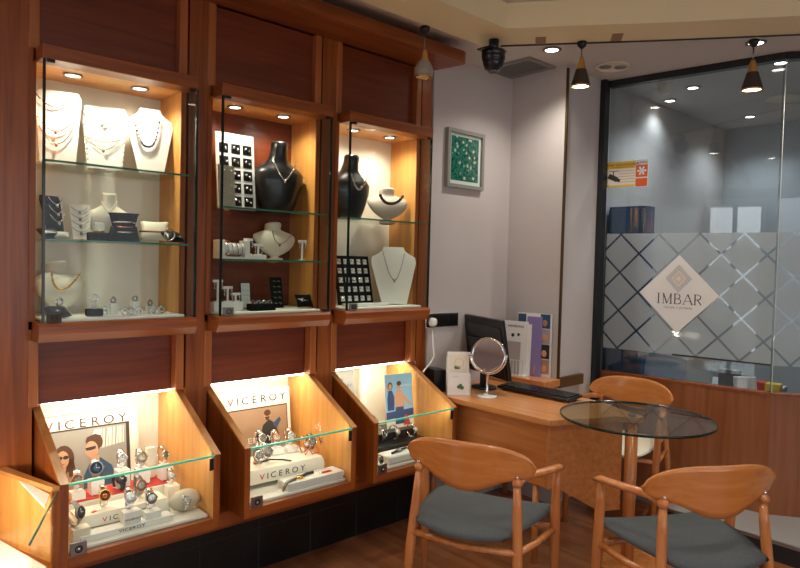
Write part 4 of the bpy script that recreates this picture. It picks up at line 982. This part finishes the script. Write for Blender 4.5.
b.m('paper').text('NOWLEY', .018, Matrix.Translation((.05, y-.001, .225)) @ Matrix.Rotation(PI/2, 4, 'X'), 1.1, .0003)
b.build('picture', d)
for lo, sz, h, lab, mt in (((2.33, 2.66, FZ+.001), (.46, .24), .055, 'wide black lower step in the right-hand case', 'blacksat'), ((2.36, 2.70, FZ+.057), (.40, .16), .04, 'black upper step in the right-hand case', 'blacksat')):
    block(lo, sz[0], sz[1], h, lab, mt, name='display_step')
d = thing('white_box', 'long white rounded box at the front of the right-hand case', 'box', (2.36, 2.465, FZ+.001)); MB().m('acryl').box((-.19, -.05, 0), (.17, .05, .045), .012).build('body', d)
for k, (x, y, z, dial, strap, case, t, big) in enumerate((
    (2.21, 2.60, FZ+.057, 'ink', 'steel', 'steel', 'dark-faced watch at the left of the lower black step', 1.1),
    (2.25, 2.70, FZ+.098, 'paper', 'silver', 'silver', 'white-faced watch at the left of the upper black step', 1.1),
    (2.30, 2.61, FZ+.057, 'ink', 'steel', 'silver', 'black chronograph second on the lower black step', 1.1),
    (2.33, 2.72, FZ+.098, 'paper', 'ink', 'silver', 'watch with dark strap in front of the blue poster', 1.0),
    (2.50, 2.575, FZ+.057, 'paper', 'silver', 'silver', 'slim silver watch at the right end of the lower black step', .8),
    (2.165, 2.70, FZ+.098, 'ink', 'silver', 'silver', 'small dark-faced watch at the back left corner of the upper black step', .9),
    (2.39, 2.60, FZ+.057, 'palew', 'steel', 'steel', 'steel watch with cream dial in the middle of the lower black step', 1.0),
    )): make_watch(t, dial, strap, case, (x, y, z+.001), .2, .085, big)
block((2.47, 2.73, FZ+.098), .05, .05, .05, 'white block at the right of the upper black step'); make_watch('white sporty watch on the white block in the right-hand case', 'paper', 'acryl', 'acryl', (2.47, 2.73, FZ+.150), .1, .085, 1.1)
d = thing('wrist_watch', 'black-strapped watch lying flat on the long white box', 'watch', (2.27, 2.455, FZ+.048), .2)
MB().m('ink').tube([(-.06, 0, .003), (-.015, 0, .006), (.03, 0, .006), (.07, .005, .003)], .006, 8).build('strap', d); MB().m('steel').lathe([(.015, .004), (.017, .008), (.013, .012), (.001, .012)], n=20).build('watch_case', d)
make_watch('round steel watch at the front left corner of the right-hand case', 'ink', 'steel', 'steel', (2.125, 2.43, FZ+.001), .4, .07, 1.0)

# ------------------------------------------------------------ desk
d = thing('desk', 'cherry wood desk with curved prow reaching under the round glass table', 'desk', (2.95, 2.2, 0))
def nb(): return MB(Matrix.Translation((-2.95, -2.2, 0)))
top = [(2.637, 2.695), (2.637, 1.79), (2.738, 1.742), (2.87, 1.68), (2.985, 1.64), (3.035, 1.56), (3.065, 1.54), (3.10, 1.545), (3.118, 1.575), (3.12, 1.61), (3.16, 1.70), (3.21, 1.80), (3.245, 1.90), (3.255, 2.0), (3.26, 2.255), (3.43, 2.292), (3.43, 2.695)]
nb().m('desk').prism(top, 'Z', .724, .75).build('desktop', d)
b = nb().m('deskp').box((2.678, 1.812, .405), (2.675, 2.69, .724)); b.build('front_panel', d)
b = nb().m('deskp'); q0 = Vector((2.66, 1.808)); q1 = Vector((3.035, 1.625)); u_ = (q1-q0).normalized(); L = (q1-q0).length
vs0 = []; 
for (s_, z) in ((0, .405), (.06, .405), (.30, .27), (L, .27), (L, .724), (0, .724)):
    p = q0+u_*s_; vs0.append((p.x, p.y, z))
nrm2 = Vector((-u_.y, u_.x))*.02
A_ = [b.v(p) for p in vs0]; B_ = [b.v((p[0]+nrm2.x, p[1]+nrm2.y, p[2])) for p in vs0]
b.f(A_); b.f(list(reversed(B_)))
for k in range(6): b.f([A_[k], A_[(k+1) % 6], B_[(k+1) % 6], B_[k]])
b.build('prow_panel', d)
b = nb().m('deskp').box((2.676, 2.25, .405), (3.24, 2.69, .722)); b.build('pedestal', d)
b = nb().m('desk').box((3.262, 2.262, .751), (3.432, 2.69, .795), .003); b.build('raised_shelf', d)
for (x, y) in ((3.28, 2.10), (2.70, 1.90), (2.70, 2.62), (3.38, 2.62)): nb().m('deskp').cyl((x, y, 0), (x, y, .405 if x < 3 else .724), .017, n=14).build('leg', d)

# round glass table
d = thing('round_table', 'round glass-topped table on a wooden pole beside the desk', 'table', (2.972, 1.525, 0))
R = .358
b = MB().m('glasst').lathe([(R-.004, .762), (R, .7625), (R, .7725), (R-.004, .774)], n=72, cap=False)
b.m('glasst').prism([((R-.004)*math.cos(2*PI*k/72), (R-.004)*math.sin(2*PI*k/72)) for k in range(72)], 'Z', .762, .774)
b.build('glass_top', d)
MB().m('darkglass').lathe([(R-.001, .762), (R+.001, .7625), (R+.001, .773), (R-.001, .7738), (R-.001, .762)], n=72, cap=False).build('glass_edge', d)
MB().m('chairleg').cyl((.088, .065, 0), (.088, .065, .723), .031, n=28).build('pole', d)
MB().m('chairleg').cyl((.088, .065, 0), (.088, .065, .015), .16, n=36).build('base', d)
MB().m('steel').cyl((.088, .065, .7505), (.088, .065, .7615), .02, n=20).build('spacer', d)

# ------------------------------------------------------------ chairs
def make_chair(label, loc, heading, fab='gfabric', s=1.0):
    d = thing('armchair', label, 'chair', loc, heading-PI/2)
    # plywood backrest
    b = MB().m('chair', True); n = 44; W2 = .275
    fr, bk = [], []
    for k in range(n+1):
        u = -1+2*k/n; au = min(abs(u), .9995)
        e = (1-au**10)**.5
        zt = .708+.088*(1-au**3.0)**.6
        zb = .705-.043*e-.064*math.exp(-abs(u/.50)**2.4)
        zt = max(zt, zb+.002)
        y = -.078*(1-u*u)
        col_f, col_b = [], []
        for j in range(9):
            t = j/8; z = zb+(zt-zb)*t
            yy = y - .018*(t-.5)
            col_f.append(b.v((u*W2, yy+.0055, z))); col_b.append(b.v((u*W2, yy-.0055, z)))
        fr.append(col_f); bk.append(col_b)
    for k in range(n):
        for j in range(8):
            b.f([fr[k][j], fr[k+1][j], fr[k+1][j+1], fr[k][j+1]], True); b.f([bk[k][j], bk[k][j+1], bk[k+1][j+1], bk[k+1][j]], True)
        b.f([fr[k][8], fr[k+1][8], bk[k+1][8], bk[k][8]], False); b.f([fr[k][0], bk[k][0], bk[k+1][0], fr[k+1][0]], False)
    for k in (0, n):
        for j in range(8): b.f([fr[k][j], fr[k][j+1], bk[k][j+1], bk[k][j]], False)
    b.build('backrest', d)
    for sx in (-1, 1):
        # arm sweeping outwards and forwards
        P = [(.208, -.030), (.224, .03), (.256, .095), (.290, .16), (.314, .225), (.320, .262)]
        hw = [.014, .018, .021, .023, .021, .012]; hh = [.018, .017, .015, .014, .013, .010]
        b = MB().m('chairleg', True); rings = []
        for k, (x, y) in enumerate(P):
            a = Vector(P[min(k+1, len(P)-1)])-Vector(P[max(k-1, 0)]); a.normalize(); nx, ny = a.y, -a.x
            z = .648 + (.012 if 0 < k < 5 else 0)
            rings.append([b.v((sx*(x+nx*hw[k]*math.cos(q*PI/6)), y+ny*hw[k]*math.cos(q*PI/6), z+hh[k]*math.sin(q*PI/6))) for q in range(12)])
        for A_, B_ in zip(rings, rings[1:]):
            for j in range(12): b.f([A_[j], A_[(j+1) % 12], B_[(j+1) % 12], B_[j]], True)
        b.f(rings[0]); b.f(rings[-1]); b.ball((sx*.208, -.03, .648), .022, 14, .9); b.build('armrest', d)
        MB().m('chairleg').tube([(sx*.238, -.085, 0), (sx*.226, -.06, .33), (sx*.212, -.035, .56), (sx*.208, -.03, .635)], [.012, .021, .018, .014], 14).build('leg', d)
        MB().m('chairleg').tube([(sx*.305, .285, 0), (sx*.298, .262, .35), (sx*.302, .245, .56), (sx*.308, .235, .645)], [.012, .022, .019, .014], 14).build('leg', d)
        b = MB().m('chrome'); b.ball((sx*.208, -.036, .672), .0075, 12, 1.2); b.build('backrest_pin', d)
        MB().m('chairleg').tube([(sx*.222, -.06, .385), (sx*.26, .1, .375), (sx*.298, .255, .385)], .014, 10).build('seat_rail', d)
    MB().m('chairleg').tube([(-.298, .262, .385), (0, .30, .375), (.298, .262, .385)], .014, 10).build('seat_rail', d)
    MB().m('chairleg').tube([(-.222, -.06, .385), (0, -.075, .375), (.222, -.06, .385)], .014, 10).build('seat_rail', d)
    # dished seat, wings at the sides
    b = MB().m(fab, True); n = 20; top_, bot = {}, {}
    for i in range(n+1):
        for j in range(n+1):
            a, c = -1+2*i/n, -1+2*j/n
            x = a*math.sqrt(max(0, 1-c*c*.22)); y = c*math.sqrt(max(0, 1-a*a*.22))
            wdt = .208+.095*(y+1)/2
            X = x*wdt; Y = .145+y*.272
            r = max(abs(a), abs(c)); th = .028*(1-r**6)
            zc = .425+.028*abs(x)**2.2-.012*(y+1)/2
            top_[i, j] = b.v((X, Y, zc+th)); bot[i, j] = b.v((X*.97, .145+(Y-.145)*.97, zc-.022+.008*r)) if r < 1 else top_[i, j]
    for i in range(n):
        for j in range(n):
            b.f([top_[i, j], top_[i+1, j], top_[i+1, j+1], top_[i, j+1]], True); b.f([bot[i, j], bot[i, j+1], bot[i+1, j+1], bot[i+1, j]], True)
    b.build('seat', d)
    return d
ch = make_chair('wooden armchair with charcoal seat, backrest seen left of the table in front of the cases', (1.985, 1.723, 0), math.radians(22))
dup(ch, (2.471, .971, 0), math.radians(59)-PI/2, 'wooden armchair with charcoal seat nearest the glass partition at the bottom right')
make_chair('wooden armchair with cream seat behind the glass table', (3.82, 2.01, 0), math.radians(182), 'cfabric')

# ------------------------------------------------------------ things on the desk
DZ = .7505
# cosmetic mirror
p = PZ(487, 397, DZ); d = thing('table_mirror', 'round chrome swivel mirror on the desk', 'mirror', (p.x, p.y, DZ), math.atan2(-p.y, -p.x)+PI/2-.24)
MB().m('glassblock').lathe([(.054, 0), (.056, .004), (.054, .010), (.02, .012)], n=32).build('foot', d)
MB().m('chrome').lathe([(.014, .012), (.016, .02), (.009, .026), (.007, .03), (.007, .128), (.010, .135)], n=18).build('stem', d)
MB().m('chrome').tube([Vector((.104*math.cos(a), 0, .235+.104*math.sin(a))) for a in [PI+PI*k/20 for k in range(21)]], .005, 8).build('yoke', d)
for sx in (-1, 1): MB().m('chrome').ball((sx*.104, 0, .238), .009, 10).build('knob', d)
MB(Matrix.Translation((0, 0, .236)) @ Matrix.Rotation(-.22, 4, 'X')).m('chrome').torus((0, 0, 0), .092, .0085, (0, 1, 0), 48, 10).build('rim', d)
MB(Matrix.Translation((0, 0, .236)) @ Matrix.Rotation(-.22, 4, 'X') @ Matrix.Rotation(PI/2, 4, 'X')).m(mat('mirror_glass', (240, 240, 240), .02, 1)).prism([(.088*math.cos(2*PI*k/48), .088*math.sin(2*PI*k/48)) for k in range(48)], 'Z', -.003, .003).build('mirror_glass', d)
# monitor
d = thing('computer_monitor', 'black computer monitor turned away, seen from behind', 'monitor', (3.01, 2.515, DZ), math.atan2(.94, .345))
MB().m('black').lathe([(.085, 0), (.087, .006), (.08, .012), (.03, .018)], n=32, sx=1.0, sy=.85).build('foot', d)
MB().m('black').box((-.03, -.012, .015), (.03, .014, .12), .004).build('stand', d)
TM2 = Matrix.Translation((.0, .01, .255)) @ Matrix.Rotation(-.17, 4, 'X') @ Matrix.Diagonal((1.26, 1, 1.07, 1))
b = MB(TM2).m('black').box((-.205, -.014, -.165), (.205, .010, .165), .004); b.build('screen_housing', d)
b = MB(TM2).m('blacksat').box((-.19, .010, -.15), (.19, .016, .125), .003); b.box((-.10, .0165, -.12), (.10, .035, .05), .006); b.build('back_cover', d)
MB(TM2).m(mat('screen_glass', (12, 14, 18), .1)).box((-.19, -.0155, -.15), (.19, -.0142, .15)).build('screen', d)
# keyboard
d = thing('keyboard', 'black computer keyboard lying across the desk', 'keyboard', (3.115, 2.195, DZ), PI/2)
b = MB(Matrix.Rotation(-.05, 4, 'X') @ Matrix.Translation((0, 0, .012))).m('black').box((-.245, -.07, 0), (.245, .075, .016), .004); b.build('housing', d)
b = MB(Matrix.Rotation(-.05, 4, 'X') @ Matrix.Translation((0, 0, .012))).m('blacksat')
for r in range(5):
    for k in range(20): b.box((-.232+.0232*k, -.058+.024*r, .0165), (-.232+.0232*k+.019, -.058+.024*r+.019, .022))
o = b.build('keys', d); o['kind'] = 'stuff'
for sx in (-1, 1): MB().m('black').box((sx*.2-.01, .06, 0), (sx*.2+.01, .07, .012)).build('foot', d)
for sx in (-1, 1): MB().m('black').box((sx*.2-.01, -.066, 0), (sx*.2+.01, -.056, .014)).build('foot', d)
# leaflets
d = thing('leaflet_holder', 'small white leaflet holder with two leaflets at the left end of the desk', 'leaflet holder', (2.735, 2.475, DZ), math.radians(-38))
b = MB().m('acryl').box((-.066, -.03, 0), (.066, .04, .006)); b.box((-.066, .03, .0), (.066, .035, .21)); b.box((-.066, -.03, 0), (-.063, .035, .12)); b.box((.063, -.03, 0), (.066, .035, .12)); b.build('holder', d)
b = MB(Matrix.Rotation(-.06, 4, 'X')).m('paper').box((-.062, .006, .010), (.062, .016, .24)); b.m('palew').box((-.05, .0052, .125), (.05, .006, .225)); 
b.m('green'); b.lathe([(.0005, 0), (.012, .0003)], (0, 0, 0), 6, cap=False) if 0 else None
b.M = b.M @ Matrix.Translation((0, .0045, .17)) @ Matrix.Rotation(PI/2, 4, 'X'); b.m('gold_ink').torus((.005, .008, 0), .026, .0015, (0, 0, 1)); b.m('green'); b.ball((-.012, -.018, 0), .011, 8, .1); b.ball((.002, -.02, 0), .009, 8, .1); b.build('leaflet', d)
b = MB(Matrix.Rotation(-.06, 4, 'X')).m('paper').box((-.062, -.024, .004), (.062, -.014, .125)); b.m('ink'); flat_text(b, 'Joyas', .014, -.02, -.0246, .10, 'gold_ink', 1)
b.M = b.M @ Matrix.Translation((.01, -.025, .045)) @ Matrix.Rotation(PI/2, 4, 'X'); b.m('green'); b.ball((-.01, 0, 0), .011, 8, .1); b.ball((.008, -.004, 0), .012, 8, .1); b.ball((.0, .01, 0), .009, 8, .1); b.build('leaflet', d)
# black rounded device behind case 3
d = thing('phone_dock', 'black rounded device on the desk behind the end display case', 'telephone', (2.80, 2.61, DZ), -.3)
b = MB().m('black', True); b.prism([(-.13, 0), (.10, 0)]+[(-.13+.23*math.cos(PI/2*k/10), .015+.115*math.sin(PI/2*k/10)) for k in range(11)], 'Y', -.06, .06); b.build('body', d)
b = MB().m('red'); b.box((.082, -.063, .018), (.095, -.0605, .026)); b.build('button', d)
# socket + plug + cable
d = thing('power_socket', 'black three-gang power socket on the white wall', 'power socket', (2.825, 2.70, 1.153), 0)
MB().m('chrome').box((-.145, -.008, -.042), (.135, -.0005, .042), .003).build('trim_plate', d)
MB().m('black').box((-.14, -.012, -.037), (.13, -.008, .037), .002).build('face', d)
for k in range(3): MB().m('blacksat').box((-.132+.088*k, -.015, -.03), (-.132+.088*k+.08, -.012, .03), .002).build('outlet', d)
q = PY(431.5, 322, 2.68)
d = thing('power_plug', 'round white plug with white cable in the left socket', 'plug', (q.x, 2.685, q.z))
MB(Matrix.Rotation(PI/2, 4, 'X')).m('acryl').lathe([(.024, 0), (.026, .01), (.024, .03), (.012, .036)], n=24).build('plug_body', d)
pts = [PY(432, 330, 2.678), PY(433, 345, 2.65), PY(434, 356, 2.65), PY(431, 362, 2.65), PY(426, 368, 2.65), PY(423, 372, 2.64)]
MB(Matrix.Translation((-q.x, -2.685, -q.z))).m('acryl').tube(pts, .005, 8).build('cable', d)
# card rack behind the monitor
SZ = .7955
d = thing('brochure_rack', 'clear rack holding white sheets and a taupe card behind the monitor', 'brochure rack', (3.332, 2.535, SZ), math.radians(-80))
b = MB().m('glassblock').box((-.09, -.05, 0), (.09, .03, .004)); b.m('glassblock')
for k in range(8): b.box((-.08+.022*k, -.045, .004), (-.076+.022*k, -.042, .10))
b.box((-.08, -.046, .097), (.078, -.041, .101)); b.build('rack', d)
b = MB(Matrix.Rotation(-.05, 4, 'X')).m('paper').box((-.10, .006, .004), (.075, .010, .34)); b.box((-.08, .014, .004), (.095, .018, .325)); b.m('pinkgrey').box((-.085, -.02, .006), (.04, -.016, .21))
b.M = b.M @ Matrix.Translation((-.01, .005, .30)) @ Matrix.Rotation(PI/2, 4, 'X'); b.m('ink').text('MOMENTOS', .02, Matrix.Identity(4), 1, .0003); b.ball((-.02, -.05, 0), .012, 10, .1); b.ball((.02, -.045, 0), .01, 10, .1); b.build('sheets', d)
d = thing('pen', 'gold-coloured pen leaning by the white sheets', 'pen', (3.375, 2.425, SZ)); MB(Matrix.Rotation(.12, 4, 'Y')).m('gold').tube([(0, 0, .0), (0, 0, .01), (0, 0, .17)], [.001, .0045, .0045], 8).build('barrel', d)
d = thing('photo_rack', 'white strip of four small photos beside the lilac folder', 'photo rack', (3.405, 2.40, SZ), math.radians(-80))
MB().m('paper').box((-.16, .0, 0), (.075, .006, .395)).build('board', d)
cl = [('slate', 'pbrown'), ('pinkgrey', 'skin'), ('ink', 'skin'), ('pbrown', 'skin')]
for k, (c1, c2) in enumerate(cl):
    z0 = .305-.095*k; b = MB().m(c1).box((.0, -.003, z0), (.065, -.0005, z0+.088)); b.m(c2); b.M = Matrix.Translation((.03, -.0035, z0+.032)) @ Matrix.Rotation(PI/2, 4, 'X'); b.ball((0, 0, 0), .018, 12, .05, 1, 1.2); b.build('photo', d)
MB().m('slate').box((-.155, -.003, .33), (-.10, -.0005, .388)).build('photo', d)
d = MB(Matrix.Rotation(-.015, 4, 'X')).m('purple').box((-.05, 0, 0), (.05, .012, .375), .002).build('folder', None, (3.378, 2.43, SZ)); d.rotation_euler = (0, 0, math.radians(-80)); tag(d, 'tall lilac folder standing on the raised desk shelf', 'folder')
# framed picture
d = thing('picture_frame', 'grey-framed teal leaf pattern print on the white wall', 'picture', (2.975, 2.70, 2.125))
b = MB().m(mat('silver_grey_frame', (150, 148, 140), .4, .3))
wx, hz = .165, .175
for a, c in (((-wx, -hz), (wx, -hz+.022)), ((-wx, hz-.022), (wx, hz)), ((-wx, -hz+.022), (-wx+.022, hz-.022)), ((wx-.022, -hz+.022), (wx, hz-.022))): b.box((a[0], -.028, a[1]), (c[0], -.0005, c[1]))
b.build('frame', d); MB().m('paper').box((-wx+.022, -.012, -hz+.022), (wx-.022, -.008, hz-.022)).build('mount', d); MB().m('teal').box((-wx+.042, -.0135, -hz+.045), (wx-.042, -.012, hz-.04)).build('print', d)
MB().m('glass').box((-wx+.022, -.022, -hz+.022), (wx-.022, -.020, hz-.022)).build('glazing', d)

# ------------------------------------------------------------ behind the glass
N_ = Vector((-PD.y, PD.x, 0))
def bh(px, py, z, dist):  # point at distance dist behind the pane plane
    c = Vector((0, 0, CH)); dd = ray(px, py); t = ((P0-c).dot(N_)+dist)/dd.dot(N_); q = c+dd*t; return Vector((q.x, q.y, z))
b = MB().m('backpaint'); seg(b, P0+PD*.26, P1, .74, .775, .45, .05); o = b.build('worktop'); tag(o, 'pale worktop just behind the glass partition', 'worktop')
WT = .776
def bx(px, dist, sx, sy, h, rz, label, cat, name, mt, ty=0):
    q = bh(px, 380, WT, dist); o = MB(Matrix.Rotation(ty, 4, 'Y')).m(mt).box((-sx/2, -sy/2, 0), (sx/2, sy/2, h), .002).build(name, None, q); o.rotation_euler = (0, 0, ang+rz); return tag(o, label, cat)
bx(663, .14, .26, .004, .16, 0, 'pale blue paper sheet leaning behind the glass, leftmost on the worktop', 'paper', 'paper_sheet', mat('pale_blue_paper', (170, 188, 204), .7), .12)
bx(695, .16, .20, .02, .18, 0, 'white decorated card standing behind the glass', 'card', 'greeting_card', 'card')
bx(730, .15, .12, .06, .11, 0, 'grey box behind the glass right of the decorated card', 'box', 'storage_box', 'grey')
bx(746, .06, .12, .03, .09, .1, 'small white box beside the grey box behind the glass', 'box', 'storage_box', 'paper', -.1)
bx(760, .22, .08, .08, .05, 0, 'low red box behind the glass near the pane joint', 'box', 'storage_box', 'red')
bx(774, .2, .08, .08, .05, 0, 'low yellow box behind the glass at the pane joint', 'box', 'storage_box', 'yellow')
# slate locker
q = bh(625, 230, 0, .30); d = thing('locker', 'tall blue-grey locker behind the glass at the left', 'locker', (4.08, 2.185, .1)); MB().m('slate').box((-.045, -.13, 0), (.08, .13, 1.80), .004).build('body', d); MB().m('slate').box((-.058, -.125, .02), (-.047, .125, 1.78), .003).build('door', d)
# glazed street door behind the photographer, mirrored in the partition glass
d = thing('glazed_door', 'white glazed street door whose bright panes are mirrored in the partition glass', 'door', (-2.86, 2.27, 0), 0)
b = MB(Matrix.Diagonal((1, 1, 1.12, 1))).m('acryl')
for a, c in (((-.42, 0), (-.35, 2.3)), ((.35, 0), (.42, 2.3)), ((-.35, 2.2), (.35, 2.3)), ((-.35, 0), (.35, .15)), ((-.035, .15), (.035, 2.2)), ((-.35, 1.55), (-.035, 1.60)), ((.035, 1.55), (.35, 1.60))): b.box((-.035, a[0], a[1]), (0, c[0], c[1]))
b.build('frame', d)
MB().m(mat('daylit_pane', (220, 226, 230), .3, emit=(222, 228, 232), es=2.2)).box((-.025, -.345, .18), (-.02, .345, 2.45)).build('pane', d)
